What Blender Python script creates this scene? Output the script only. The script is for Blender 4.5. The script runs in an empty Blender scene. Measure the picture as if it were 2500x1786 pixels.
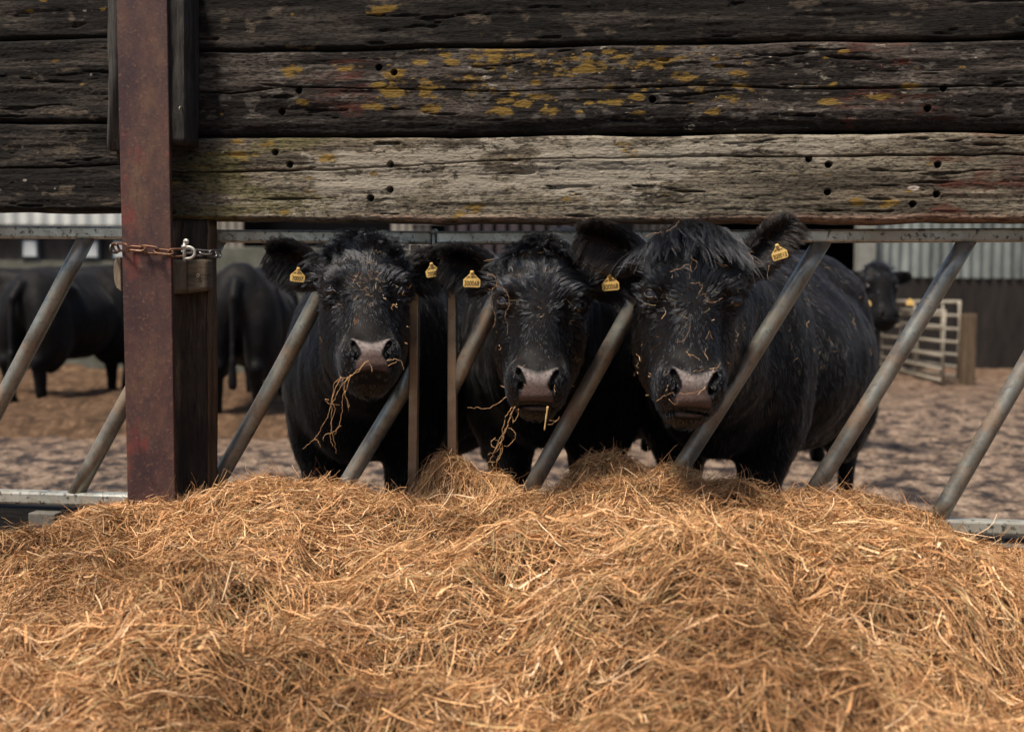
import bpy, bmesh, math, random
import numpy as np
from mathutils import Vector, Matrix
from mathutils.bvhtree import BVHTree
from mathutils.kdtree import KDTree
random.seed(7); rng = np.random.default_rng(7)
R_ = math.radians
scn = bpy.context.scene
col = scn.collection
# ------------------------------------------------------------------ camera
FPX = 3000.0                                   # focal length in photo pixels (2500 wide)
PITCH, ROLL, CAMZ = 0.0553, 0.0100, 1.07
fw = Vector((0, math.cos(PITCH), -math.sin(PITCH)))
up0 = Vector((0, math.sin(PITCH), math.cos(PITCH)))
rt = Vector((1, 0, 0)) * math.cos(ROLL) + up0 * math.sin(ROLL)
upv = up0 * math.cos(ROLL) - Vector((1, 0, 0)) * math.sin(ROLL)
cam_pos = Vector((0, 0, CAMZ))
cam = bpy.data.cameras.new('camera'); camo = bpy.data.objects.new('camera', cam); col.objects.link(camo)
M = Matrix.Identity(4)
for i in range(3):
    M[i][0] = rt[i]; M[i][1] = upv[i]; M[i][2] = -fw[i]
M.translation = cam_pos
camo.matrix_world = M
cam.sensor_width = 36.0; cam.lens = 36.0 * FPX / 2500.0
cam.clip_start = 0.05; cam.clip_end = 500
cam.dof.use_dof = True; cam.dof.focus_distance = 3.32; cam.dof.aperture_fstop = 2.7
scn.camera = camo
# ------------------------------------------------------------------ world, sun, exposure
SUN_EL, SUN_AZ = R_(63), R_(-45)               # azimuth of where the light comes from, seen from behind the camera
w = bpy.data.worlds.new('World'); scn.world = w; w.use_nodes = True
wn = w.node_tree.nodes; wl = w.node_tree.links
sky = wn.new('ShaderNodeTexSky'); sky.sky_type = 'NISHITA'; sky.sun_disc = False
sky.sun_elevation = SUN_EL; sky.sun_rotation = R_(180 + 45); sky.air_density = 1.0; sky.dust_density = 3.0; sky.ozone_density = 0.6
wl.new(sky.outputs[0], wn['Background'].inputs[0]); wn['Background'].inputs[1].default_value = 0.05
sun = bpy.data.lights.new('sun', 'SUN'); sun.energy = 2.1; sun.angle = R_(12); sun.color = (1.0, 0.90, 0.78)
suno = bpy.data.objects.new('sun', sun); col.objects.link(suno)
sd = Vector((math.sin(SUN_AZ) * math.cos(SUN_EL), -math.cos(SUN_AZ) * math.cos(SUN_EL), math.sin(SUN_EL)))
suno.rotation_euler = sd.to_track_quat('Z', 'Y').to_euler(); suno.location = sd * 30
scn.view_settings.view_transform = 'Standard'; scn.view_settings.look = 'None'
scn.view_settings.exposure = 1.35; scn.view_settings.gamma = 1.0
scn.cycles.max_bounces = 6; scn.cycles.diffuse_bounces = 3; scn.cycles.glossy_bounces = 3; scn.cycles.transparent_max_bounces = 4
scn.cycles.transmission_bounces = 4

def pray(px, py): return (fw * FPX + rt * (px - 1250.0) - upv * (py - 893.0)).normalized()
def P(px, py, Y):                              # the point of that sight line at distance Y
    d = pray(px, py); return cam_pos + d * (Y / d.y)
NB = Vector((-.128, -1, 0)).normalized()       # barrier plane: normal towards the feed passage
TB = Vector((1, -.128, 0)).normalized()        # along the barrier
B0 = Vector((0, 3.497, 0))
def PB(px, py, off=0.0):
    d = pray(px, py); o = B0 + NB * off
    return cam_pos + d * ((o - cam_pos).dot(NB) / d.dot(NB))
def BL(s, z, off=0.0):                         # barrier coordinates: metres along, height, towards camera
    return B0 + TB * s + NB * off + Vector((0, 0, z))
# ------------------------------------------------------------------ noise
def _h(i, j, k):
    h = (i.astype(np.int64) * 374761393 + j.astype(np.int64) * 668265263 + k.astype(np.int64) * 2147483647) & 0xFFFFFFFF
    h = ((h ^ (h >> 13)) * 1274126177) & 0xFFFFFFFF
    return ((h ^ (h >> 16)) & 0xFFFFFF) / float(0xFFFFFF)
def vn(x, y, z=None):
    x = np.asarray(x, float); y = np.asarray(y, float); z = np.zeros_like(x + y) if z is None else np.asarray(z, float) + 0 * (x + y)
    x = x + 0 * z; y = y + 0 * z
    i, j, k = np.floor(x), np.floor(y), np.floor(z)
    a, b, c = x - i, y - j, z - k
    a = a * a * (3 - 2 * a); b = b * b * (3 - 2 * b); c = c * c * (3 - 2 * c)
    r = 0
    for di in (0, 1):
        for dj in (0, 1):
            for dk in (0, 1):
                r = r + _h(i + di, j + dj, k + dk) * (a if di else 1 - a) * (b if dj else 1 - b) * (c if dk else 1 - c)
    return r
def fbm(x, y, z=None, o=4):
    r = 0; s = .5; t = 0; f = 1.0
    for q in range(o):
        r = r + s * vn(np.asarray(x) * f + 17.3 * q, np.asarray(y) * f + 5.1 * q, None if z is None else np.asarray(z) * f); t += s; s *= .5; f *= 2.03
    return r / t
def sstep(a, b, x):
    t = np.clip((x - a) / (b - a), 0, 1); return t * t * (3 - 2 * t)
# ------------------------------------------------------------------ material helper
class MT:
    def __init__(s, name, rough=.8, spec=.5):
        s.m = bpy.data.materials.new(name); s.m.use_nodes = True; s.t = s.m.node_tree; s.n = s.t.nodes
        s.b = s.n['Principled BSDF']; s.b.inputs['Roughness'].default_value = rough
        s.b.inputs['Specular IOR Level'].default_value = spec
        s.tc = s.n.new('ShaderNodeTexCoord')
    def put(s, sock, v):
        if isinstance(v, bpy.types.NodeSocket): s.t.links.new(v, sock)
        elif isinstance(v, (tuple, list)) and sock.type == 'RGBA' and len(v) == 3: sock.default_value = (*v, 1)
        else: sock.default_value = v
    def map(s, scale=(1, 1, 1), loc=(0, 0, 0), rot=(0, 0, 0), src=None):
        n = s.n.new('ShaderNodeMapping'); s.put(n.inputs['Vector'], src or s.tc.outputs['Object'])
        n.inputs['Scale'].default_value = scale; n.inputs['Location'].default_value = loc; n.inputs['Rotation'].default_value = rot
        return n.outputs[0]
    def noise(s, scale, vec=None, detail=6, rough=.6, dist=0):
        n = s.n.new('ShaderNodeTexNoise'); s.put(n.inputs['Vector'], vec or s.tc.outputs['Object'])
        n.inputs['Scale'].default_value = scale; n.inputs['Detail'].default_value = detail; n.inputs['Roughness'].default_value = rough
        n.inputs['Distortion'].default_value = dist
        return n.outputs['Fac']
    def vor(s, scale, vec=None, feature='F1', out='Distance'):
        n = s.n.new('ShaderNodeTexVoronoi'); n.feature = feature; s.put(n.inputs['Vector'], vec or s.tc.outputs['Object']); n.inputs['Scale'].default_value = scale
        return n.outputs[out]
    def ramp(s, f, *stops):
        n = s.n.new('ShaderNodeValToRGB'); s.put(n.inputs[0], f); e = n.color_ramp.elements
        while len(e) < len(stops): e.new(.5)
        for el, (p, c) in zip(e, stops):
            el.position = p; el.color = (c, c, c, 1) if isinstance(c, (int, float)) else (*c, 1)
        return n.outputs[0]
    def mix(s, f, a, b, mode='MIX'):
        n = s.n.new('ShaderNodeMix'); n.data_type = 'RGBA'; n.blend_type = mode
        s.put(n.inputs[0], f); s.put(n.inputs[6], a); s.put(n.inputs[7], b); return n.outputs[2]
    def math(s, op, a, b=0.0, c=None, clamp=False):
        n = s.n.new('ShaderNodeMath'); n.operation = op; n.use_clamp = clamp; s.put(n.inputs[0], a); s.put(n.inputs[1], b)
        if c is not None: s.put(n.inputs[2], c)
        return n.outputs[0]
    def attr(s, name):
        n = s.n.new('ShaderNodeAttribute'); n.attribute_name = name; return n
    def sep(s, c):
        n = s.n.new('ShaderNodeSeparateColor'); s.put(n.inputs[0], c); return n.outputs
    def bump(s, h, dist=.002, strength=1.0):
        n = s.n.new('ShaderNodeBump'); n.inputs['Distance'].default_value = dist; n.inputs['Strength'].default_value = strength
        s.put(n.inputs['Height'], h); s.put(s.b.inputs['Normal'], n.outputs[0])
    def set(s, **k):
        for a, v in k.items(): s.put(s.b.inputs[a.replace('_', ' ')], v)
        return s
# ------------------------------------------------------------------ object helpers
def tag(o, label=None, cat=None, group=None, kind=None):
    if label: o['label'] = label
    if cat: o['category'] = cat
    if group: o['group'] = group
    if kind: o['kind'] = kind
    return o
def empty(name, loc, *a, **k):
    o = bpy.data.objects.new(name, None); col.objects.link(o); o.location = loc; o.empty_display_size = .1
    return tag(o, *a, **k)
def wloc(o):
    p = Vector(o.location)
    while o.parent: o = o.parent; p = p + Vector(o.location)
    return p
def addmesh(name, V, F, m=None, parent=None, smooth=False, bevel=0, fcol=None, attrs=None, origin=None):
    V = np.asarray(V, np.float64).reshape(-1, 3)
    me = bpy.data.meshes.new(name)
    if origin is None: origin = np.array([(V[:, 0].min() + V[:, 0].max()) / 2, (V[:, 1].min() + V[:, 1].max()) / 2, V[:, 2].min()])
    L = V - np.asarray(origin)
    if isinstance(F, np.ndarray):
        n, k = F.shape
        me.vertices.add(len(V)); me.vertices.foreach_set('co', L.astype(np.float32).ravel())
        me.loops.add(n * k); me.loops.foreach_set('vertex_index', F.astype(np.int32).ravel())
        me.polygons.add(n); me.polygons.foreach_set('loop_start', np.arange(n, dtype=np.int32) * k)
        me.polygons.foreach_set('loop_total', np.full(n, k, np.int32))
        me.update(calc_edges=True)
    else:
        me.from_pydata(L.tolist(), [], F); me.update()
    me.polygons.foreach_set('use_smooth', np.full(len(me.polygons), bool(smooth)))
    for an, arr in (attrs or {}).items():
        at = me.attributes.new(an, 'FLOAT_COLOR', 'POINT'); at.data.foreach_set('color', arr.astype(np.float32).ravel())
    o = bpy.data.objects.new(name, me); col.objects.link(o)
    if m is not None: me.materials.append(m.m if isinstance(m, MT) else m)
    o.location = Vector(origin) - (wloc(parent) if parent else Vector((0, 0, 0)))
    if parent: o.parent = parent
    if bevel:
        b = o.modifiers.new('bevel', 'BEVEL'); b.width = bevel; b.segments = 2; b.limit_method = 'ANGLE'
    return o
class MB:
    def __init__(s): s.v = []; s.f = []
    def box(s, c, sz, ax=None):
        ax = ax or (Vector((1, 0, 0)), Vector((0, 1, 0)), Vector((0, 0, 1))); c = Vector(c); n = len(s.v)
        for k in (-1, 1):
            for j in (-1, 1):
                for i in (-1, 1): s.v.append(c + ax[0] * (i * sz[0] / 2) + ax[1] * (j * sz[1] / 2) + ax[2] * (k * sz[2] / 2))
        s.f += [tuple(n + q for q in t) for t in ((0, 2, 3, 1), (4, 5, 7, 6), (0, 1, 5, 4), (2, 6, 7, 3), (0, 4, 6, 2), (1, 3, 7, 5))]
        return s
    def tube(s, pts, r, n=20, cap=True, closed=False, up=None, squash=1.0):
        pts = [Vector(p) for p in pts]; K = len(pts); base = len(s.v); rr = r if isinstance(r, (list, tuple)) else [r] * K
        ref = Vector(up) if up else Vector((0, 0, 1))
        for i, p in enumerate(pts):
            a = pts[(i - 1) % K] if (i or closed) else p; b = pts[(i + 1) % K] if (i < K - 1 or closed) else p
            t = (b - a).normalized()
            if abs(t.dot(ref)) > .97 and not up: ref = Vector((1, 0, 0))
            u = ref.cross(t).normalized(); v = t.cross(u)
            for k in range(n):
                q = 2 * math.pi * k / n; s.v.append(p + (u * math.cos(q) + v * (math.sin(q) * squash)) * rr[i])
        for i in range(K if closed else K - 1):
            A = base + i * n; Bq = base + ((i + 1) % K) * n
            for k in range(n): s.f.append((A + k, A + (k + 1) % n, Bq + (k + 1) % n, Bq + k))
        if cap and not closed:
            s.f.append(tuple(base + k for k in reversed(range(n)))); s.f.append(tuple(base + (K - 1) * n + k for k in range(n)))
        return s
    def prism(s, poly, off):                    # closed polygon of 3D points pushed along a vector
        n = len(s.v); K = len(poly); off = Vector(off)
        s.v += [Vector(p) for p in poly] + [Vector(p) + off for p in poly]
        s.f.append(tuple(n + k for k in range(K))); s.f.append(tuple(n + K + k for k in reversed(range(K))))
        for k in range(K): s.f.append((n + k, n + K + k, n + K + (k + 1) % K, n + (k + 1) % K))
        return s
    def build(s, name, m, parent=None, smooth=False, bevel=0, origin=None):
        o = addmesh(name, np.array([tuple(v) for v in s.v]), s.f, m, parent, smooth, bevel, origin=origin)
        if smooth == 'auto':
            pass
        return o
BAX = (TB, -NB, Vector((0, 0, 1)))             # box axes along the barrier
# ------------------------------------------------------------------ materials
def wood_mat(name, dark, mid, light, grain=(1.2, 1.2, 14), rough=.85, nscale=3.0, bumpd=.004, stain=None):
    m = MT(name, rough, .25)
    v = m.map(grain); g = m.noise(nscale, v, 9, .7, .6); g2 = m.noise(nscale * 9, v, 4, .7)
    big = m.noise(2.2, None, 5, .6, .3)
    c = m.ramp(g, (.33, dark), (.52, mid), (.7, light))
    c = m.mix(m.ramp(big, (.35, .75), (.65, 0.0)), c, dark, 'MIX')
    c = m.mix(m.ramp(g2, (.35, .65), (.5, 0.0)), c, (dark[0] * .4, dark[1] * .4, dark[2] * .4))
    if stain: c = m.mix(m.ramp(m.noise(3, None, 5, .65), (.55, 0.0), (.68, .8)), c, stain)
    m.set(Base_Color=c); m.bump(m.math('ADD', g, m.math('MULTIPLY', g2, .6)), bumpd)
    return m
M_post = wood_mat('dark_oak', (.014, .010, .008), (.058, .041, .028), (.19, .125, .078), (9, 9, .9), nscale=2.5)
M_postedge = wood_mat('split_oak', (.06, .035, .02), (.17, .11, .065), (.30, .20, .12), (9, 9, .7), nscale=2.5)
M_batten = wood_mat('grey_batten', (.012, .011, .010), (.045, .04, .034), (.13, .115, .095), (10, 10, .8), nscale=2.5)
M_battenlight = wood_mat('pale_batten', (.03, .028, .025), (.11, .10, .09), (.24, .22, .19), (10, 10, .8), nscale=2.5)
M_block = wood_mat('sawn_block', (.07, .055, .04), (.22, .17, .115), (.42, .30, .19), (1.5, 1.5, 12), nscale=2.5)
M_endgrain = MT('end_grain', .9, .2)
_v = M_endgrain.map((1, 1, 1), (.03, 0, .06)); _n = M_endgrain.noise(16, M_endgrain.map((2.5, 2.5, 1)), 6, .6, 1.0)
_wv = M_endgrain.n.new('ShaderNodeTexWave'); _wv.wave_type = 'RINGS'; _wv.rings_direction = 'SPHERICAL'; M_endgrain.put(_wv.inputs['Vector'], M_endgrain.map((1, 1, 1), (.1, 0, -.12)))
_wv.inputs['Scale'].default_value = 55; _wv.inputs['Distortion'].default_value = 1.5
_c = M_endgrain.mix(M_endgrain.math('MULTIPLY', _wv.outputs['Fac'], .5), M_endgrain.ramp(_n, (.3, (.12, .095, .07)), (.7, (.34, .26, .18))), (.08, .062, .044))
M_endgrain.set(Base_Color=_c); M_endgrain.bump(_n, .002)
# rusty primed girder
M_rust = MT('rusty_girder_paint', .62, .35)
_n = M_rust.noise(3.2, M_rust.map((1.6, 1.6, .8)), 10, .66, .4); _f = M_rust.noise(90, None, 4, .7); _s = M_rust.noise(14, M_rust.map((3, 3, 1.6)), 8, .7)
_c = M_rust.ramp(_n, (.32, (.026, .012, .013)), (.46, (.060, .026, .023)), (.56, (.095, .046, .030)), (.72, (.15, .085, .048)))
_c = M_rust.mix(M_rust.ramp(_s, (.40, .55), (.56, 0.0)), _c, (.035, .020, .022))
_c = M_rust.mix(M_rust.ramp(M_rust.noise(5.5, M_rust.map((1.5, 1.5, .8), (4, 2, 1)), 8, .75), (.56, 0.0), (.68, .7)), _c, (.19, .026, .022))
_c = M_rust.mix(M_rust.ramp(_f, (.56, 0.0), (.70, .55)), _c, (.19, .11, .07))
M_rust.set(Base_Color=_c, Roughness=M_rust.ramp(_n, (.3, .5), (.7, .75))); M_rust.bump(M_rust.math('ADD', _f, M_rust.math('MULTIPLY', _n, 2.0)), .0012, .8)
# galvanised feed rail steel
def galv(name, base, dark, dirt, dirtamt=.55, seed=0.0, spot=.85):
    m = MT(name, .45, .5); v = m.map((1, 1, 1), (seed, seed * .7, 0))
    n = m.noise(7, v, 8, .7, .3); f = m.noise(60, v, 5, .7); b = m.noise(4.2, v, 8, .72, .8)
    c = m.ramp(n, (.32, dark), (.5, base), (.72, tuple(min(1, x * 1.45) for x in base)))
    c = m.mix(m.ramp(b, (.42, 0.0), (.60, dirtamt)), c, dirt)
    c = m.mix(m.ramp(f, (.55, 0.0), (.63, spot)), c, (.018, .018, .016))
    m.set(Base_Color=c, Metallic=m.ramp(b, (.4, .75), (.6, .25)), Roughness=m.ramp(n, (.3, .30), (.7, .5))); m.bump(f, .0006, .7)
    return m
M_rail = galv('galvanised_rail', (.50, .51, .45), (.26, .26, .22), (.26, .22, .16), .6)
M_diag = galv('galvanised_tube', (.27, .28, .25), (.085, .10, .10), (.25, .16, .095), .75, 3.1, .3)
M_upr = galv('rusty_upright', (.30, .23, .16), (.15, .10, .065), (.24, .14, .075), .8, 5.7, .2)
M_chain = MT('rusty_chain', .5, .5); M_chain.set(Metallic=.55)
M_chain.set(Base_Color=M_chain.ramp(M_chain.noise(40, None, 6, .7), (.35, (.09, .04, .022)), (.55, (.20, .10, .055)), (.7, (.33, .24, .17))))
M_chainsteel = MT('grey_chain', .38, .5); M_chainsteel.set(Metallic=.7, Base_Color=M_chainsteel.ramp(M_chainsteel.noise(50, None, 6, .7), (.35, (.05, .045, .04)), (.6, (.28, .27, .25))))
M_shackle = MT('zinc_shackle', .5, .5); M_shackle.set(Metallic=.35, Base_Color=M_shackle.ramp(M_shackle.noise(60, None, 5, .7), (.35, (.20, .19, .16)), (.6, (.52, .50, .45))))
M_hole = MT('drilled_hole', .95, .1).set(Base_Color=(.004, .004, .004))
M_screw = MT('screw_head', .45, .5).set(Base_Color=(.38, .30, .20), Metallic=.4)
# concrete plinth
M_conc = MT('stained_concrete', .9, .2)
M_conc.set(Base_Color=M_conc.ramp(M_conc.noise(9, None, 9, .7), (.3, (.05, .045, .038)), (.6, (.15, .14, .12)))); M_conc.bump(M_conc.noise(40), .003)
M_darkplank = wood_mat('tarred_board', (.006, .006, .006), (.015, .014, .012), (.04, .036, .03), (.8, .8, 10))
# yard
M_yard = MT('muddy_yard', .75, .35)
_a = M_yard.noise(4.6, M_yard.map((1, .85, 1)), 12, .74, .1); _b = M_yard.noise(.5, None, 4, .6); _d = M_yard.noise(24, None, 6, .75)
_c = M_yard.ramp(_a, (.435, (.013, .009, .007)), (.465, (.075, .050, .035)), (.50, (.20, .137, .092)), (.66, (.40, .30, .215)))
_c = M_yard.mix(M_yard.ramp(_d, (.43, .85), (.50, 0.0)), _c, (.045, .03, .022))
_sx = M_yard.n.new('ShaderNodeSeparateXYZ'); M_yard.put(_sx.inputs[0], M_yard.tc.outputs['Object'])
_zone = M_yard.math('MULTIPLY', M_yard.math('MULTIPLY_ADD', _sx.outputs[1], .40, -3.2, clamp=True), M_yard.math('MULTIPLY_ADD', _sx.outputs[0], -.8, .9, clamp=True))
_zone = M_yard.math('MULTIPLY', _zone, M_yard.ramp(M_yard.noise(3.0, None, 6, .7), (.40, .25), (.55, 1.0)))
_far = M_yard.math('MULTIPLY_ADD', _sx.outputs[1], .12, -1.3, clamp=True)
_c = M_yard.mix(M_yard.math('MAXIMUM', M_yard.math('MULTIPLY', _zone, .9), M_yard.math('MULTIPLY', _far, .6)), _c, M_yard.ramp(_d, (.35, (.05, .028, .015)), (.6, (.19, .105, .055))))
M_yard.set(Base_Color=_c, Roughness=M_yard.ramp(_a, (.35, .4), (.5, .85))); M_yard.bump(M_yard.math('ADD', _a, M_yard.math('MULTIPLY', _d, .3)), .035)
M_straw = MT('trodden_straw', .9, .2)
_a = M_straw.noise(9, M_straw.map((1, .5, 1)), 9, .75, 1.0)
M_straw.set(Base_Color=M_straw.ramp(_a, (.32, (.028, .017, .010)), (.52, (.13, .075, .040)), (.7, (.27, .17, .10)))); M_straw.bump(_a, .06)
# buildings
def flat(name, c1, c2, sc=4, rough=.8, stretch=(1, 1, 1)):
    m = MT(name, rough, .3); n = m.noise(sc, m.map(stretch), 8, .68)
    m.set(Base_Color=m.ramp(n, (.32, c1), (.66, c2))); m.bump(n, .01); return m
M_sheet = flat('weathered_tin', (.075, .085, .082), (.24, .27, .25), 1.5, .6, (1.5, 1, .5))
M_white = flat('pale_sheet', (.42, .44, .42), (.62, .64, .60), 2)
M_bwall = flat('brown_boarding', (.010, .008, .007), (.030, .024, .020), 3, .85, (2, 2, .5))
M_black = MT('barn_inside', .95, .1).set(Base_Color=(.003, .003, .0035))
M_blockwall = flat('block_wall', (.065, .065, .048), (.15, .15, .12), 3.5)
M_slatA = flat('pale_slats', (.20, .18, .15), (.36, .33, .28), 4, .85, (3, 3, .4))
M_slatB = flat('plum_slats', (.025, .020, .024), (.07, .055, .06), 4, .85, (3, 3, .4))
M_post2 = flat('grey_stanchion', (.15, .15, .13), (.26, .26, .23), 3)
M_gate = flat('galvanised_gate', (.17, .145, .11), (.36, .32, .25), 8, .5)
M_glass = MT('window_pane', .15, .5).set(Base_Color=(.50, .53, .53))
M_frame = MT('window_frame', .7, .3).set(Base_Color=(.03, .04, .045))
# cattle
M_hide = MT('black_hide', .6, .12)
_at = M_hide.attr('skin'); _sp = M_hide.sep(_at.outputs['Color']); bare = _sp[0]; tone = _sp[1]
_hn = M_hide.noise(60, M_hide.map((1, 1, .35)), 6, .7, .6); _hb = M_hide.noise(3.0, None, 5, .6)
_coat = M_hide.mix(M_hide.ramp(_hn, (.35, 0.0), (.7, 1.0)), (.0022, .0022, .0024), (.0085, .0075, .0072))
_coat = M_hide.mix(M_hide.ramp(_hb, (.52, 0.0), (.70, .6)), _coat, (.011, .0075, .006))
_vw = M_hide.vor(165, M_hide.map((1, 1, 1.8)), 'DISTANCE_TO_EDGE')
_pad = M_hide.mix(tone, (.095, .058, .046), (.30, .258, .235))
_pad = M_hide.mix(M_hide.math('MULTIPLY', M_hide.ramp(_vw, (.02, .26), (.14, 0.0)), M_hide.math('SUBTRACT', 1.0, tone)), _pad, (.045, .028, .026))
_pn = M_hide.noise(130, None, 5, .7)
_pad = M_hide.mix(M_hide.ramp(_pn, (.40, .55), (.52, 0.0)), _pad, (.05, .036, .034))
M_hide.set(Base_Color=M_hide.mix(bare, _coat, _pad), Roughness=M_hide.mix(bare, (.6, .6, .6), (.36, .36, .36)))
M_hide.b.inputs['Sheen Weight'].default_value = .04; M_hide.b.inputs['Sheen Roughness'].default_value = .4
M_hide.bump(M_hide.math('ADD', M_hide.math('MULTIPLY', _hn, .5), M_hide.math('MULTIPLY', M_hide.math('MULTIPLY', M_hide.ramp(_vw, (0.0, 0.0), (.16, 1.0)), bare), .5)), .003, .8)
def hairmat(name, colr, rough=.32, ior=1.6):
    m = bpy.data.materials.new(name); m.use_nodes = True; t = m.node_tree; t.nodes.clear()
    o = t.nodes.new('ShaderNodeOutputMaterial'); h = t.nodes.new('ShaderNodeBsdfHairPrincipled')
    h.parametrization = 'COLOR'; h.inputs['Color'].default_value = (*colr, 1); h.inputs['Roughness'].default_value = rough
    h.inputs['IOR'].default_value = ior; h.inputs['Radial Roughness'].default_value = .5; h.inputs['Random Roughness'].default_value = .3
    t.links.new(h.outputs[0], o.inputs[0]); return m
M_fur = hairmat('black_fur', (.0045, .0055, .0075), .24); M_furbrown = hairmat('brownish_fur', (.035, .022, .015), .35, 1.4)
M_furear = hairmat('ear_fur', (.0035, .0033, .0036), .3, 1.33); M_furbody = hairmat('body_fur', (.0045, .0045, .005), .28, 1.5)
M_lid = MT('eyelid_skin', .45, .5).set(Base_Color=(.013, .010, .009))
M_eye = MT('dark_eye', .03, .85).set(Base_Color=(.006, .0035, .003))
M_hoof = MT('hoof_horn', .7, .3).set(Base_Color=(.012, .010, .009))
M_tag = MT('yellow_tag', .45, .4); _n = M_tag.noise(90, None, 5, .7)
M_tag.set(Base_Color=M_tag.ramp(_n, (.35, (.55, .33, .08)), (.6, (.85, .58, .20))))
M_ink = MT('tag_ink', .8, .2).set(Base_Color=(.03, .018, .008))
# hay
M_hay = MT('dry_hay', .65, .3); _hu = M_hay.attr('hue'); M_hay.set(Base_Color=_hu.outputs['Color'])
M_hay.b.inputs['Subsurface Weight'].default_value = 0
M_haybase = MT('hay_underlayer', .95, .1)
_a = M_haybase.noise(45, M_haybase.map((1, 1, 1)), 6, .8, 1.5)
M_haybase.set(Base_Color=M_haybase.ramp(_a, (.35, (.02, .012, .006)), (.65, (.12, .07, .035)))); M_haybase.bump(_a, .02)
# ------------------------------------------------------------------ old sleeper beams
M_sleeper = MT('weathered_sleeper', .88, .2)
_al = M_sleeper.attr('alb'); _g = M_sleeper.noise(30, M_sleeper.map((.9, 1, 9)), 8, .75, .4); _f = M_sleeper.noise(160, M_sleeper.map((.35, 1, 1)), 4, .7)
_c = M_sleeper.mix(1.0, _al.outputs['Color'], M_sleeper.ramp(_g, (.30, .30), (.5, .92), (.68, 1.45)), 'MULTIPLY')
_c = M_sleeper.mix(1.0, _c, M_sleeper.ramp(_f, (.36, .25), (.52, 1.1)), 'MULTIPLY')
_mk = M_sleeper.sep(M_sleeper.attr('msk').outputs['Color'])
_cr = M_sleeper.noise(34, M_sleeper.map((.55, 1, 1.3)), 10, .78, .3); _lc = M_sleeper.noise(26, M_sleeper.map((.6, 1, 1.3), (3, 1, 2)), 9, .7)
_rd = M_sleeper.noise(20, M_sleeper.map((.35, 1, 2.2), (7, 1, 2)), 10, .8)
_c = M_sleeper.mix(M_sleeper.ramp(M_sleeper.math('ADD', _rd, M_sleeper.math('MULTIPLY', _mk[2], .17)), (.62, 0.0), (.76, .8)), _c, (.105, .030, .018))
_c = M_sleeper.mix(M_sleeper.ramp(M_sleeper.math('ADD', _cr, M_sleeper.math('MULTIPLY', _mk[0], .24)), (.655, 0.0), (.70, .8)), _c, (.34, .30, .235))
_c = M_sleeper.mix(M_sleeper.ramp(M_sleeper.math('ADD', _lc, M_sleeper.math('MULTIPLY', _mk[1], .36)), (.67, 0.0), (.76, .9)), _c, M_sleeper.ramp(_g, (.3, (.09, .055, .012)), (.6, (.27, .165, .035))))
_c = M_sleeper.mix(M_sleeper.ramp(_cr, (.37, .75), (.45, 0.0)), _c, (.014, .011, .009))
M_sleeper.set(Base_Color=_c); M_sleeper.bump(M_sleeper.math('ADD', _g, M_sleeper.math('MULTIPLY', _f, .7)), .006)
OFFB, THB = .115, .125
def sof(px, py, off=OFFB):
    p = PB(px, py, off); return (p - B0).dot(TB) / TB.dot(TB), p.z
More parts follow.
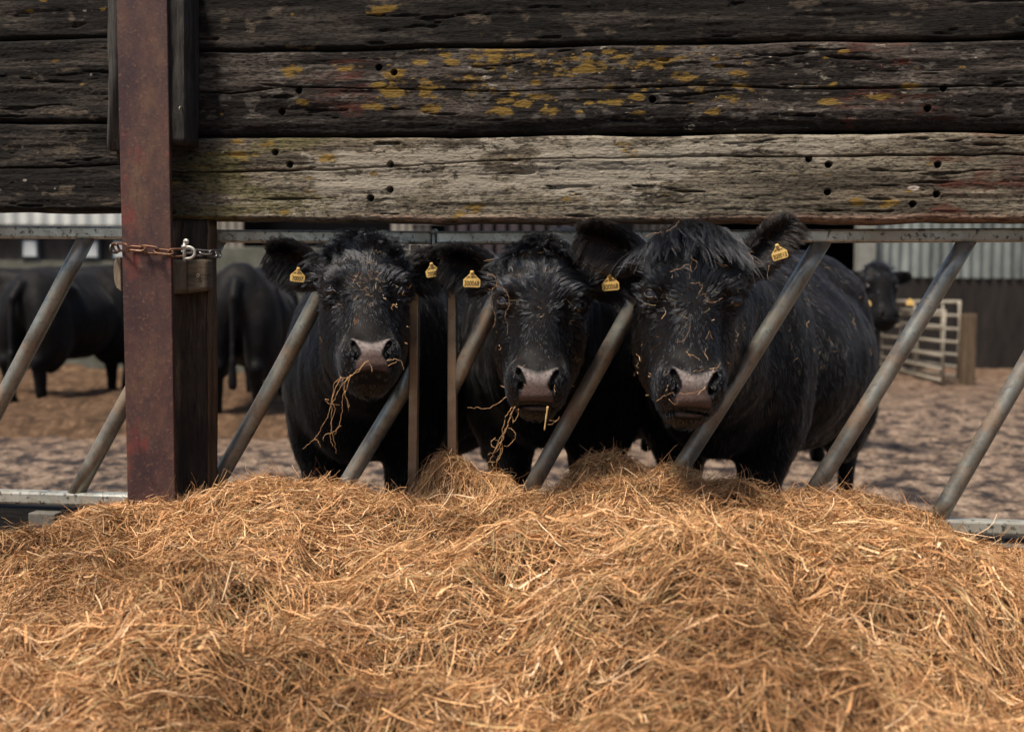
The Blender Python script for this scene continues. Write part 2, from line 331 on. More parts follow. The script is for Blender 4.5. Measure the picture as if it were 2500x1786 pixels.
def sleeper(label, s0, s1, z0, z1, seed, style, holes=(), crack=None, ns=1300, nz=104, dz=0.0):
    H = z1 - z0; S = np.linspace(s0, s1, ns)[None, :]
    kb = 6
    front = np.linspace(0, 1, nz); prof_v = np.concatenate([front, np.full(kb, 1.0), [1.0], np.full(kb, 0.0)[:1]])
    # closed section loop: front bottom->top, over the top to the back, down the back
    vv = np.concatenate([front, [1, 1], [0, 0]])[:, None]; nl = len(vv)
    Z = z0 + H * vv + 0 * S
    e0 = np.clip((Z - z0) / .012, 0, 1); e1 = np.clip((z1 - Z) / .010, 0, 1)
    wob0 = (fbm(S * 5 + seed, 0 * S, o=4) - .5) * .016; wob1 = (fbm(S * 4 + seed + 9, 0 * S, o=4) - .5) * .012
    Z = Z + wob0 * (1 - vv) ** 3 + wob1 * vv ** 3 + dz * (S - s0)
    zl = (Z - z0)
    sw = S + .02 * fbm(S * 3, zl * 14 + seed)
    g1 = fbm(sw * 7 + seed, zl * 95, o=4) - .5; g2 = fbm(sw * 1.6 + seed, zl * 22 + seed, o=4) - .5
    D = g1 * .006 + g2 * .010 + (vn(sw * 120, zl * 300) - .5) * .0018
    D -= ((1 - e0) ** 2 * .016 + (1 - e1) ** 2 * .012)
    gouge = sstep(.72, .79, fbm(sw * 6.2 + 3 * seed, zl * 60 + seed, o=4)); D -= gouge * .008
    dark = gouge * .7
    if crack is not None:
        zc = np.interp(S[0], crack[0], crack[1])[None, :] + (fbm(S * 14, 0 * S + seed, o=3) - .5) * .008
        wd = .0010 + .0019 * vn(S * 6 + seed, 0 * S)
        cm = np.exp(-((Z - zc) / wd) ** 2); D -= cm * .011; dark = np.maximum(dark, cm)
    for (hs, hz) in holes:
        rr = np.sqrt((S - hs) ** 2 + (Z - hz) ** 2); hm = 1 - sstep(.0066, .0095, rr); D = D * (1 - hm) - hm * .045; dark = np.maximum(dark, hm)
    sx = (S - 0) + 0 * Z
    A = lambda r, g, b: np.stack([np.full_like(Z, r), np.full_like(Z, g), np.full_like(Z, b)], -1)
    def mixc(c, m, rgb): return c * (1 - m[..., None]) + np.array(rgb) * m[..., None]
    n1 = fbm(sw * 4 + seed, zl * 30, o=5); n2 = fbm(sx * 3.1 + 7, zl * 9 + seed, o=5); n3 = fbm(sx * 26, zl * 60 + seed, o=4); n4 = fbm(sx * 9 + 31, zl * 26 + seed, o=4)
    mk = np.zeros(Z.shape + (4,)); mk[..., 3] = 1
    if style == 'pale':
        mk[..., 0] = np.clip(sstep(.40, .62, fbm(sx * 2.6 + 31, zl * 7 + seed, o=3)) * (.5 + .8 * np.exp(-((vv - .62) / .28) ** 2)), 0, 1); mk[..., 1] = sstep(.56, .7, n4) * .45 * (1 - sstep(.3, .8, sx))
        c = mixc(A(.085, .070, .050), sstep(.36, .62, n1), (.185, .150, .104))
        c = mixc(c, sstep(.46, .62, n2 + .16 * (1 - vv)) * .7, (.235, .20, .145))
        
        xr = sstep(1.0, 1.15, sx) ; c = mixc(c, xr * sstep(.47, .6, fbm(sx * 5, zl * 9 + 3)) * .8, (.085, .055, .042))
        mk[..., 2] = xr * sstep(.45, .62, fbm(sx * 7, zl * 30))
        c = mixc(c, sstep(-.15, -.75, sx) * sstep(.50, .62, fbm(sx * 5 + 2, zl * 18)) * .55, (.135, .120, .035))
        eb = (1 - sstep(.02, .10, vv + .06 * (n2 - .5))) * sstep(-.6, -.3, sx) ; c = mixc(c, eb * .8, (.36, .235, .165))
        c = mixc(c, sstep(-.82, -.95, sx) * .6, (.030, .026, .018)); nl_y, nl_w = 16, 16
    elif style == 'lichen':
        c = mixc(A(.020, .016, .013), sstep(.42, .68, n1), (.085, .068, .056))
        c = mixc(c, sstep(.58, .68, n3) * .5, (.17, .15, .125))
        redm = np.maximum(np.exp(-((sx + .47) / .14) ** 2), np.exp(-((sx - 1.0) / .17) ** 2)) + .8 * sstep(1.3, 1.5, sx)
        mk[..., 2] = np.clip(redm, 0, 1) * sstep(.36, .58, fbm(sx * 6, zl * 22 + 5))
        mm = sstep(-.52, -.25, sx) * (1 - sstep(.55, .95, sx)) * sstep(.2, .5, vv)
        mk[..., 1] = mm * .42 * sstep(.42, .6, fbm(sx * 5, zl * 16 + 2, o=4)); mk[..., 0] = .25 * sstep(.45, .6, n2)
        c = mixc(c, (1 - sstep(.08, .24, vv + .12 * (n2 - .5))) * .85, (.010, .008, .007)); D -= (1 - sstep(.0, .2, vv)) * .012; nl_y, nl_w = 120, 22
    else:
        c = mixc(A(.013, .011, .009), sstep(.45, .7, n1), (.055, .045, .036)); c = mixc(c, sstep(.6, .7, n3) * sstep(.5, .6, n4) * .5, (.17, .13, .09)); nl_y, nl_w = 8, 6
    r = np.random.default_rng(int(seed * 10) + 3)
    for kind, cnt in (('y', nl_y), ('w', nl_w)):
        for _ in range(cnt):
            if kind == 'y' and style == 'lichen': cx = r.normal(.12, .42)
            else: cx = r.uniform(s0, s1)
            cz = z0 + H * r.uniform(.22, .97); big = r.random() ** 3
            a = (.006 + .030 * big) if kind == 'y' else (.004 + .012 * big); b = a * r.uniform(.28, .55)
            sl = slice(*np.searchsorted(S[0], [cx - a * 2, cx + a * 2]))
            if sl.stop - sl.start < 2: continue
            q = ((S[:, sl] - cx) / a) ** 2 + ((Z[:, sl] - cz) / b) ** 2 + (n3[:, sl] - .5) * 2.2 + (n4[:, sl] - .5)
            if kind == 'y': mk[:, sl, 1] = np.maximum(mk[:, sl, 1], .95 * np.exp(-.75 * (((S[:, sl] - cx) / a) ** 2 + ((Z[:, sl] - cz) / b) ** 2))); continue
            m = (1 - sstep(.65, 1.05, q)) * .9
            tgt = np.array((.36, .225, .045)) * r.uniform(.6, 1.1) if kind == 'y' else np.array((.52, .44, .37)) * r.uniform(.7, 1.1)
            c[:, sl] = c[:, sl] * (1 - m[..., None]) + tgt * m[..., None]; D[:, sl] += m * .0015
    c = mixc(c, np.clip(dark, 0, 1) * .9, (.006, .005, .004))
    off = np.where(np.arange(nl)[:, None] < nz, OFFB + D, np.where((np.arange(nl)[:, None] == nz) | (np.arange(nl)[:, None] == nl - 1), OFFB - .02, OFFB - THB))
    off[nl - 2] = OFFB - THB; off[nl - 1] = OFFB - .02; Z[nl - 1] = Z[0]; Z[nz] = Z[nz - 1]
    XYZ = np.array(B0)[None, None] + S[..., None] * np.array(TB) + off[..., None] * np.array(NB); XYZ = XYZ + np.zeros((nl, ns, 3)); XYZ[..., 2] += Z
    idx = np.arange(nl * ns).reshape(nl, ns); up = np.roll(idx, -1, 0)
    F = np.stack([idx[:, :-1], idx[:, 1:], up[:, 1:], up[:, :-1]], -1).reshape(-1, 4)
    Fl = np.array(F)
    alb = np.concatenate([c, np.ones_like(Z)[..., None]], -1)
    V = XYZ.reshape(-1, 3); capv = [XYZ[:, 0].mean(0), XYZ[:, -1].mean(0)]
    n = len(V); V = np.vstack([V, capv]); cf = []
    cf.append(np.stack([idx[:, 0], up[:, 0], np.full(nl, n), np.full(nl, n)], -1)); cf.append(np.stack([up[:, -1], idx[:, -1], np.full(nl, n + 1), np.full(nl, n + 1)], -1))
    # end caps as near-triangles
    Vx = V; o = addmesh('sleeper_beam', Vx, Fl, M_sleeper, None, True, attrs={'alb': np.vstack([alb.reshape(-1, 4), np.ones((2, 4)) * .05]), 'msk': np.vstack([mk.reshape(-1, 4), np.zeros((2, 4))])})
    bm = bmesh.new(); bm.from_mesh(o.data); bm.verts.ensure_lookup_table()
    for ring in (idx[:, 0], idx[::-1, -1]):
        try: bm.faces.new([bm.verts[int(i)] for i in ring])
        except Exception: pass
    bm.verts.ensure_lookup_table(); bmesh.ops.delete(bm, geom=[bm.verts[n], bm.verts[n + 1]], context='VERTS'); bm.normal_update(); bm.to_mesh(o.data); bm.free()
    return tag(o, label, 'timber beam', 'stacked timber sleeper beams above the barrier')
sM = sof(398, 400)[0]; sL = sof(300, 400)[0]
zb = (sof(430, 532)[1] + sof(2357, 546)[1]) / 2; zs = (sof(500, 331)[1] + sof(2300, 329)[1]) / 2
zbl = sof(200, 514)[1]; zsl = sof(200, 298)[1]
hl = [sof(*h) for h in ((708, 402), (954, 402), (953, 463), (905, 484), (672, 372), (1975, 388), (2023, 402), (2290, 402), (2287, 474), (2021, 469), (2229, 498))]
hu = [sof(*h) for h in ((688, 273), (730, 222), (962, 177), (925, 165), (1593, 243), (2265, 265), (2304, 215))]
def ck(pts): q = [sof(*p) for p in pts]; return ([a[0] for a in q], [a[1] for a in q])
s_end = 2.1; s_beg = -2.25
sleeper('long weathered grey sleeper beam directly above the three cows, pale patches and drilled holes', sM, s_end, zb, zs - .003, 1.3, 'pale', hl, ck(((410, 420), (700, 418), (1000, 405), (1250, 390), (1650, 382), (2357, 378))))
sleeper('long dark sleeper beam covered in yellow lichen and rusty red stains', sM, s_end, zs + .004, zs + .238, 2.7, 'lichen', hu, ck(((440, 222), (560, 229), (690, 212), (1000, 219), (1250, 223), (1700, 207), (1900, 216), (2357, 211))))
sleeper('plain dark sleeper beam along the top edge of the picture, right of the girder', sM, s_end, zs + .243, zs + .47, 4.1, 'dark', ns=900, nz=60)
sleeper('short dark sleeper beam left of the girder, the lower one over the left rail', s_beg, sL, zbl, zsl - .003, 5.2, 'dark', ns=560, nz=100, crack=ck(((-100, 412), (143, 408), (290, 402))))
sleeper('short black sleeper beam left of the girder, resting on the lower one', s_beg, sL, zsl + .004, zsl + .235, 6.6, 'dark', ns=560, nz=90)
sleeper('short dark sleeper beam in the top left corner of the picture', s_beg, sL, zsl + .240, zsl + .47, 7.9, 'dark', ns=560, nz=60)
# ------------------------------------------------------------------ rusty steel girder (I-section post)
OG = .235
def line_girder(z, pxl, pxr):                  # helper: edges at a height through picture columns
    return 0
gt = [PB(287, 160, OG), PB(410, 160, OG)]; gb = [PB(311, 1215, OG), PB(427, 1215, OG)]
def gint(a, b, z): t = (z - b.z) / (a.z - b.z); return b.lerp(a, t)
ztop, zbot = 2.05, 0.0
L0, Rr0 = gint(gt[0], gb[0], ztop), gint(gt[1], gb[1], ztop); L1, Rr1 = gint(gt[0], gb[0], zbot), gint(gt[1], gb[1], zbot)
girder = empty('steel_girder', (L1 + Rr1) / 2, 'upright rust-red painted steel girder in front of the timber beams', 'girder')
def slab4(a, b, c, d, depth): return MB().prism([a, b, c, d], -NB * depth)
slab4(L1, Rr1, Rr0, L0, .011).build('front_flange', M_rust, girder, bevel=.0025)
c1, c0 = (L1 + Rr1) / 2, (L0 + Rr0) / 2
slab4(L1 - NB * .030 + TB * .004, Rr1 - NB * .030 - TB * .010, Rr0 - NB * .030 - TB * .010, L0 - NB * .030 + TB * .004, .011).build('back_flange', M_rust, girder, bevel=.002)
slab4(c1 - TB * .004 - NB * .0112, c1 + TB * .004 - NB * .0112, c0 + TB * .004 - NB * .0112, c0 - TB * .004 - NB * .0112, .0185).build('web', M_rust, girder)
# ------------------------------------------------------------------ packers, block and dark timber post
def wq(px0, py0, px1, py1, off, depth): # timber piece from a front quad
    return [PB(px0, py0, off), PB(px1, py0, off), PB(px1, py1, off), PB(px0, py1, off)]
def rough_piece(name, quad, depth, m, label=None, cat=None, parent=None, group=None, amp=.003, seg=.012, seed=0, split=None):
    a, b, c, d = quad                          # top-left, top-right, bottom-right, bottom-left on the front face
    bm = bmesh.new(); vs = [bm.verts.new(p) for p in (a, b, c, d)] + [bm.verts.new(Vector(p) - NB * depth) for p in (a, b, c, d)]
    for f in ((3, 2, 1, 0), (4, 5, 6, 7), (0, 1, 5, 4), (1, 2, 6, 5), (2, 3, 7, 6), (3, 0, 4, 7)): bm.faces.new([vs[i] for i in f])
    bmesh.ops.recalc_face_normals(bm, faces=bm.faces)
    bmesh.ops.bevel(bm, geom=bm.edges[:], offset=.0025, segments=2, affect='EDGES')
    H = (Vector(a) - Vector(d)).length; cuts = int(min(60, max(6, H / seg)))
    bmesh.ops.subdivide_edges(bm, edges=[e for e in bm.edges if e.calc_length() > .03], cuts=cuts if H < .9 else 60, use_grid_fill=True)
    V = np.array([tuple(v.co) for v in bm.verts]); s = V @ np.array(TB)
    n = fbm(s * 55 + seed, V[:, 2] * 9, V[:, 1] * 40, 4) - .5; n2 = fbm(s * 12 + seed, V[:, 2] * 14, V[:, 1] * 10, 3) - .5
    bm.normal_update(); Nn = np.array([tuple(v.normal) for v in bm.verts])
    V = V + Nn * (n * amp * 2 + n2 * amp * 2.5)[:, None]
    for v, q in zip(bm.verts, V): v.co = q
    F = [[v.index for v in f.verts] for f in bm.faces]; bm.free()
    o = addmesh(name, V, F, m, parent, True)
    if label: tag(o, label, cat, group)
    return o
rough_piece('timber_packer', wq(263, -60, 292, 366, .16, 0), .043, M_battenlight, 'thin pale weathered wooden packer left of the girder, against the dark beams', 'timber packer', seed=2)
q = [PB(400, -60, .222), PB(451, -60, .222), PB(452, 349, .222), PB(404, 349, .222)]
rough_piece('timber_packer', q, .106, M_batten, 'thick dark grey wooden packer right of the girder with a bent nail', 'timber packer', seed=5, amp=.004)
nl = MB(); a = PB(444, 262, .224); nl.tube([a, a + NB * .012, a + NB * .017 - Vector((0, 0, .005)), a + NB * .016 - Vector((0, 0, .012))], .0018, 8); nl.build('nail', M_screw, None, True)
tag(bpy.data.objects['nail'], 'small bent pale nail sticking out of the thick dark packer', 'nail')
post = empty('timber_post', PB(470, 1215, .10), 'upright dark oak post right of the girder, with a pale split right edge', 'timber post')
zt = zb + .004
pt = [PB(414, 560, .10), PB(503, 560, .10), PB(507, 1215, .10), PB(427, 1215, .10)]
def atz(a, b, z): t = (z - b.z) / (a.z - b.z); return b.lerp(a, t)
fl = atz(pt[0], pt[3], zt), atz(pt[1], pt[2], zt), atz(pt[1], pt[2], .0), atz(pt[0], pt[3], .0)
rough_piece('post_face', fl, .072, M_post, parent=post, seed=9, amp=.003)
pr = [PB(504, 560, .096), PB(508.5, 560, .096), PB(511, 1215, .096), PB(508, 1215, .096)]
fr = atz(pr[0], pr[3], zt), atz(pr[1], pr[2], zt), atz(pr[1], pr[2], .0), atz(pr[0], pr[3], .0)
rough_piece('split_edge', fr, .068, M_postedge, parent=post, seed=12, amp=.004)
blk = empty('wooden_block', PB(455, 715, .15), 'sawn wooden block with a screw, wedged between the girder and the dark post', 'wood block')
qb = [PB(455, 633, .155), PB(505, 633, .155), PB(504, 708, .155), PB(455, 714, .155)]
rough_piece('long_grain_face', qb, .052, M_block, parent=blk, seed=21, amp=.0015)
qe = [PB(417, 634, .125), PB(456, 633, .1548), PB(456, 715, .1548), PB(417, 717, .125)]
rough_piece('end_grain_face', qe, .05, M_endgrain, parent=blk, seed=23, amp=.001)
ss = PB(484, 672, .160); MB().tube([ss, ss + NB * .0035], [.0052, .0046], 16).build('screw', M_screw, blk)
MB().box(ss + NB * .0037, (.0070, .0012, .0013), BAX).box(ss + NB * .0037, (.0013, .0012, .0068), BAX).build('screw_slot', M_ink, bpy.data.objects['screw'])
pl = [PB(294, 627, .16), PB(285, 628, .16), PB(278, 637, .16), PB(276, 660, .16), PB(279, 690, .16), PB(284, 703, .16), PB(296, 712, .16)]
tag(MB().prism([p for p in reversed(pl)], -NB * .05).build('wooden_block', M_endgrain, None, bevel=.003), 'rounded wooden block end peeping out left of the girder under the chain', 'wood block')
# ------------------------------------------------------------------ chain round the girder, with shackle
chain = empty('chain', PB(400, 625, .27), 'rusty link chain wrapped round the girder and dark post with a pale shackle', 'chain')
def link_mb(c, d, upd, L, W, r):
    d = Vector(d).normalized(); n = d.cross(Vector(upd)).normalized(); u = n.cross(d).normalized(); pts = []
    for k in range(28):
        t = 2 * math.pi * k / 28; ca, sa = math.cos(t), math.sin(t)
        pts.append(Vector(c) + d * (ca * W / 2 + math.copysign((L - W) / 2, ca) * (1 if abs(ca) > .05 else abs(ca) / .05)) + u * (sa * W / 2))
    return MB().tube(pts, r, 8, closed=True, up=n)
cp = [(283, 604, .20, 30), (301, 604, .250, 0), (333, 607, .252, 1), (366, 610, .252, 0), (400, 615, .252, 1), (433, 617, .235, 0), (459, 613, .215, 1), (482, 617, .20, 0), (502, 616, .19, 1), (521, 619, .17, 0), (533, 620, .135, 1)]
for i, (px, py, of, fl_) in enumerate(cp):
    nxt = cp[min(i + 1, len(cp) - 1)]; prv = cp[max(i - 1, 0)]
    c = PB(px, py, of); d = PB(nxt[0], nxt[1], nxt[2]) - PB(prv[0], prv[1], prv[2])
    upd = (Vector((0, 0, 1)) * .75 + NB * .5) if fl_ != 1 else (Vector((0, 0, 1)) * .45 - NB * .8)
    big = px < 440; L_, W_, r_ = (.050, .023, .0031) if big else (.034, .018, .0027)
    link_mb(c, d, upd, L_, W_, r_).build('link', M_chain if big else M_chainsteel, chain, True)
# hidden return of the chain behind girder and post
link_mb(PB(279, 607, .165), NB, (0, 0, 1), .05, .023, .0031).build('link', M_chainsteel, chain, True)
sh = MB(); sc = PB(462, 617, .238)
U = Vector((0, 0, 1))
bow = []
for k in range(19):
    t = math.pi * (k / 18) ; bow.append(sc + TB * (.013 * math.sin(t) * 1.5 - .002) + U * (.016 * math.cos(t)) + NB * .004)
sh.tube([sc - TB * .012 + U * .016 + NB * .004] + bow + [sc - TB * .014 - U * .017 + NB * .004], .0040, 10)
so = sh.build('shackle', M_shackle, chain, True)
pin = MB().tube([sc - TB * .012 + U * .026 + NB * .004, sc - TB * .013 - U * .022 + NB * .004], .0042, 10).tube([sc - TB * .012 + U * .013 + NB * .004, sc - TB * .012 + U * .020 + NB * .004], .0082, 12)
pc = sc - TB * .007 + U * .030 + NB * .004
pin.tube([pc + NB * .0022, pc - NB * .0022], .0078, 16)
po = pin.build('shackle_pin', M_shackle, so, True)
MB().tube([pc + NB * .0018, pc + NB * .0026], .0022, 10).build('pin_eye', M_ink, so)
# ------------------------------------------------------------------ feed barrier
def tube_px(a, b, r, name, parent, m, off0=0.0, sag=0.0, n=22, cut=3, vcut=None):
    A, Bp = PB(*a, off0), PB(*b, off0); pts = []
    for k in range(9):
        t = k / 8; pts.append(A.lerp(Bp, t) + TB * (sag * math.sin(math.pi * t)))
    mb = MB().tube(pts, r, n)
    for ring, q, c in ((range(n), 0, ztoprail), (range(8 * n, 9 * n), 1, zbotrail)):
        if not (cut >> q) & 1: continue
        ax = (Bp - A).normalized()
        for i in ring: mb.v[i] = mb.v[i] + ax * ((c(mb.v[i]) - mb.v[i].z) / ax.z)
    if vcut is not None:
        for i in (range(n) if vcut[0] == 0 else range(8 * n, 9 * n)): mb.v[i] = mb.v[i] + (Bp - A).normalized() * ((vcut[1] - (mb.v[i] - B0).dot(TB)) / (Bp - A).normalized().dot(TB))
    return mb.build(name, m, parent, True)
_pt = [PB(200, 567), PB(1062, 580.5), PB(2300, 574)]; _pb = [PB(200, 1217), PB(2340, 1283)]
def ztoprail(v): s = (v - B0).dot(TB); return float(np.interp(s, [(p - B0).dot(TB) for p in _pt], [p.z for p in _pt])) - .0190
def zbotrail(v): s = (v - B0).dot(TB); return float(np.interp(s, [(p - B0).dot(TB) for p in _pb], [p.z for p in _pb])) + .0195
def rail(name, a, b, h, d, parent, m, off=0.0):
    A, Bp = PB(*a, off), PB(*b, off); ax = (Bp - A).normalized(); up = NB.cross(ax).normalized()
    if up.z < 0: up = -up
    return MB().box((A + Bp) / 2, ((Bp - A).length, d, h), (ax, -NB, up)).build(name, m, parent, bevel=.006)
def panel(label, s): return empty('feed_barrier', BL(s, .0), label, 'feed barrier', 'galvanised feed barrier panels')
# rails: centre lines at constant real height; heights from the picture
zr = 1.232; hr = .040
def bx(px, z, off=0.0):                        # barrier point under a picture column at a height
    s = 0.0
    for _ in range(6):
        p = BL(s, z, off); v = p - cam_pos; x = v.dot(rt) / v.dot(fw) * FPX + 1250; s += (px - x) / 860.0
    return BL(s, z, off)
def rail3(name, A, Bp, h, d, parent, m): ax = (Bp - A).normalized(); up = Vector((0, 0, 1)); return MB().box((A + Bp) / 2, ((Bp - A).length, d, h), (ax, -NB, up)).build(name, m, parent, bevel=.007)
zR = [(PB(200, 568).z + PB(1100, 581.5).z + PB(2300, 575).z) / 3, (PB(200, 1217).z + PB(2340, 1283).z) / 2]
TZ = lambda px, py: PB(px, py).z
pA = panel('galvanised feed barrier panel left of the girder, one slanting tube cut by the frame', -1.5)
pB = panel('galvanised feed barrier panel between the dark post and the thin upright by the left cow', -.7)
pC = panel('galvanised feed barrier panel from the second thin upright to the right edge', .6)
rail3('top_rail', PB(-150, 566), PB(470, 569.5), hr * .92, .04, pA, M_rail)
rail3('top_rail', PB(487, 576), PB(1056, 580.5), hr * .92, .04, pB, M_rail)
rail3('top_rail', PB(1068, 581), PB(2660, 573), hr * .92, .04, pC, M_rail)
rail3('joint_collar', PB(1057.5, 579), PB(1066.5, 579), hr * 1.22, .046, pC, M_rail)
rail3('bottom_rail', PB(-150, 1206), PB(498, 1224), .038, .05, pA, M_rail)
rail3('bottom_rail', PB(502, 1226), PB(1056, 1243), .038, .05, pB, M_rail)
rail3('bottom_rail', PB(1060, 1245), PB(2660, 1292), .038, .05, pC, M_rail)
RD = .0240
tube_px((206, 590), (-110, 1195), RD, 'slanting_tube', pA, M_diag)
tube_px((527, 596), (188, 1200), RD, 'slanting_tube', pA, M_diag, sag=-.006)
tube_px((843, 598), (508, 1215), RD, 'slanting_tube', pB, M_diag, sag=.008)
tube_px((989, 944), (828, 1210), RD, 'slanting_tube', pB, M_diag, cut=2, vcut=(0, (PB(1011, 930) - B0).dot(TB) - .0135))
tube_px((1280, 598), (1122, 908), RD, 'slanting_tube', pC, M_diag, cut=1, vcut=(1, (PB(1105, 900) - B0).dot(TB) + .0135))
tube_px((1628, 598), (1288, 1206), RD, 'slanting_tube', pC, M_diag)
tube_px((2003, 596), (1620, 1206), RD, 'slanting_tube', pC, M_diag, sag=.004)
tube_px((2357, 594), (1975, 1216), RD, 'slanting_tube', pC, M_diag, sag=.004)
tube_px((2650, 640), (2268, 1300), RD, 'slanting_tube', pC, M_diag)
def upright(a, b, parent, w=.0255):
    A, Bp = PB(*a), PB(*b); ax = (A - Bp).normalized(); sx = ax.cross(NB).normalized()
    return MB().box((A + Bp) / 2, (w, .03, (A - Bp).length), (sx, -NB, ax)).build('thin_upright', M_upr, parent, bevel=.003)
upright((1015, 598), (1008, 1226), pB); upright((1104.5, 598), (1105.5, 1228), pC)
# plinth below the rail
zpl = PB(200, 1241).z
plw = empty('low_wall', BL(0, 0), 'low dark boarded kerb wall with pale concrete piers under the barrier rail', 'low wall')
MB().box(BL(-.2, (zpl - .004) / 2, -.03), (4.6, .10, zpl - .004), BAX).build('dark_boards', M_darkplank, plw)
for px in (112, 1230, 2460):
    p = bx(px, zpl - .1, .04)
    pr_ = MB().box((p.x, p.y, (zpl - .006) / 2), (.085, .05, zpl - .006), BAX).build('concrete_pier', M_conc, plw, bevel=.004)
    MB().tube([p + TB * .03 + NB * .024 - U * .01, p + TB * .03 + NB * .032 - U * .01], .0085, 8).build('bolt_head', M_chain, pr_)
# ------------------------------------------------------------------ hay heap
CR = [(-450, 1400), (-100, 1385), (60, 1340), (143, 1300), (200, 1262), (235, 1244), (330, 1226), (430, 1226), (530, 1210), (620, 1186), (690, 1178), (780, 1184), (870, 1198), (925, 1216), (1000, 1212), (1090, 1222),
      (1160, 1224), (1230, 1212), (1330, 1200), (1420, 1180), (1500, 1178), (1600, 1184), (1700, 1178), (1790, 1182), (1850, 1205), (1900, 1214), (1960, 1204), (2050, 1206), (2140, 1214), (2200, 1240), (2260, 1300), (2357, 1318), (2500, 1350), (2700, 1390), (3200, 1500)]
cpts = [PB(px, py + 9, .20) for px, py in CR]
cs = np.array([(p - B0).dot(TB) for p in cpts]); cz = np.array([p.z for p in cpts])
bumps = [(PB(1100, 1120, .03), .135, .15), (PB(1200, 1168, .04), .15, .14), (PB(1490, 1116, .02), .20, .16), (PB(1640, 1150, .04), .17, .14), (PB(2230, 1255, .05), .16, .12)]
def HF(x, y):
    x = np.asarray(x, float); y = np.asarray(y, float)
    s = (x * TB.x + (y - 3.497) * TB.y); o = (x * NB.x + (y - 3.497) * NB.y)      # along, towards camera
    zc = np.interp(s, cs, cz); t = o - .20
    f = np.clip(t, 0, None); b = np.clip(-t, 0, None)
    z = zc - .06 * f - .12 * f * f - .30 * np.clip(f - 1.35, 0, None) ** 1.5 - 9.0 * b * b
    z = z + (fbm(x * 2.1 + 4, y * 2.6, o=3) - .5) * .24 * sstep(.05, .4, f) + (fbm(x * 7, y * 8 + 3, o=3) - .5) * .135 * sstep(-.05, .12, t) + (fbm(x * 22, y * 22, o=2) - .5) * .022
    for p, rs, ro in bumps:
        ps = (p - B0).dot(TB); po_ = (p - B0).dot(NB); g = np.exp(-((s - ps) / rs) ** 2 - ((o - po_) / ro) ** 2)
        g2 = (p.z - .12) * np.exp(-(((s - ps) / rs / 2.0) ** 2) ** 1.5 - (((o - po_) / ro / 1.5) ** 2) ** 1.5)
        z = np.maximum(z, p.z * np.exp(-(((s - ps) / rs / 1.55) ** 2) ** 1.15 - (((o - po_) / ro) ** 2) ** 1.15) + (fbm(x * 16, y * 16, o=2) - .5) * .03)
    return np.maximum(z, .02)
gx = np.linspace(-2.6, 2.6, 460); gy = np.linspace(.75, 3.75, 260); GX, GY = np.meshgrid(gx, gy)
GZ = HF(GX, GY) - .022 + (fbm(GX * 45, GY * 45, o=3) - .5) * .03
idx = np.arange(GX.size).reshape(GX.shape); F = np.stack([idx[:-1, :-1], idx[:-1, 1:], idx[1:, 1:], idx[1:, :-1]], -1).reshape(-1, 4)
heap = addmesh('hay_heap', np.stack([GX, GY, GZ], -1).reshape(-1, 3), F, M_haybase, None, True)
tag(heap, None, None, None, 'stuff'); heap['label'] = 'big heap of dry golden brown hay filling the foreground'; heap['category'] = 'hay'
HUES = np.array([(.60, .38, .20), (.47, .28, .14), (.28, .155, .07), (.72, .51, .31), (.40, .30, .15), (.11, .06, .03), (.80, .63, .45), (.27, .22, .12), (.52, .31, .16)])
HW = np.array([.22, .22, .13, .12, .08, .08, .04, .05, .06])
def ribbon_mesh(name, Pn, Wd, hue, m, parent=None, origin=None):
    N, K, _ = Pn.shape
    T = np.gradient(Pn, axis=1); T /= np.linalg.norm(T, axis=2, keepdims=True) + 1e-9
    rv = rng.normal(size=(N, 1, 3)); S = np.cross(T, rv + 0 * T); S /= np.linalg.norm(S, axis=2, keepdims=True) + 1e-9
    w = Wd[:, None] * np.linspace(1, .45, K)[None, :]
    V = np.stack([Pn - S * w[..., None], Pn + S * w[..., None]], 2).reshape(-1, 3)
    b = (np.arange(N)[:, None] * K + np.arange(K - 1)[None, :]) * 2
    F = np.stack([b, b + 1, b + 3, b + 2], -1).reshape(-1, 4)
    C = np.repeat(np.concatenate([hue, np.ones((N, 1))], 1), K * 2, 0)
    return addmesh(name, V, F, m, parent, False, attrs={'hue': C}, origin=origin)
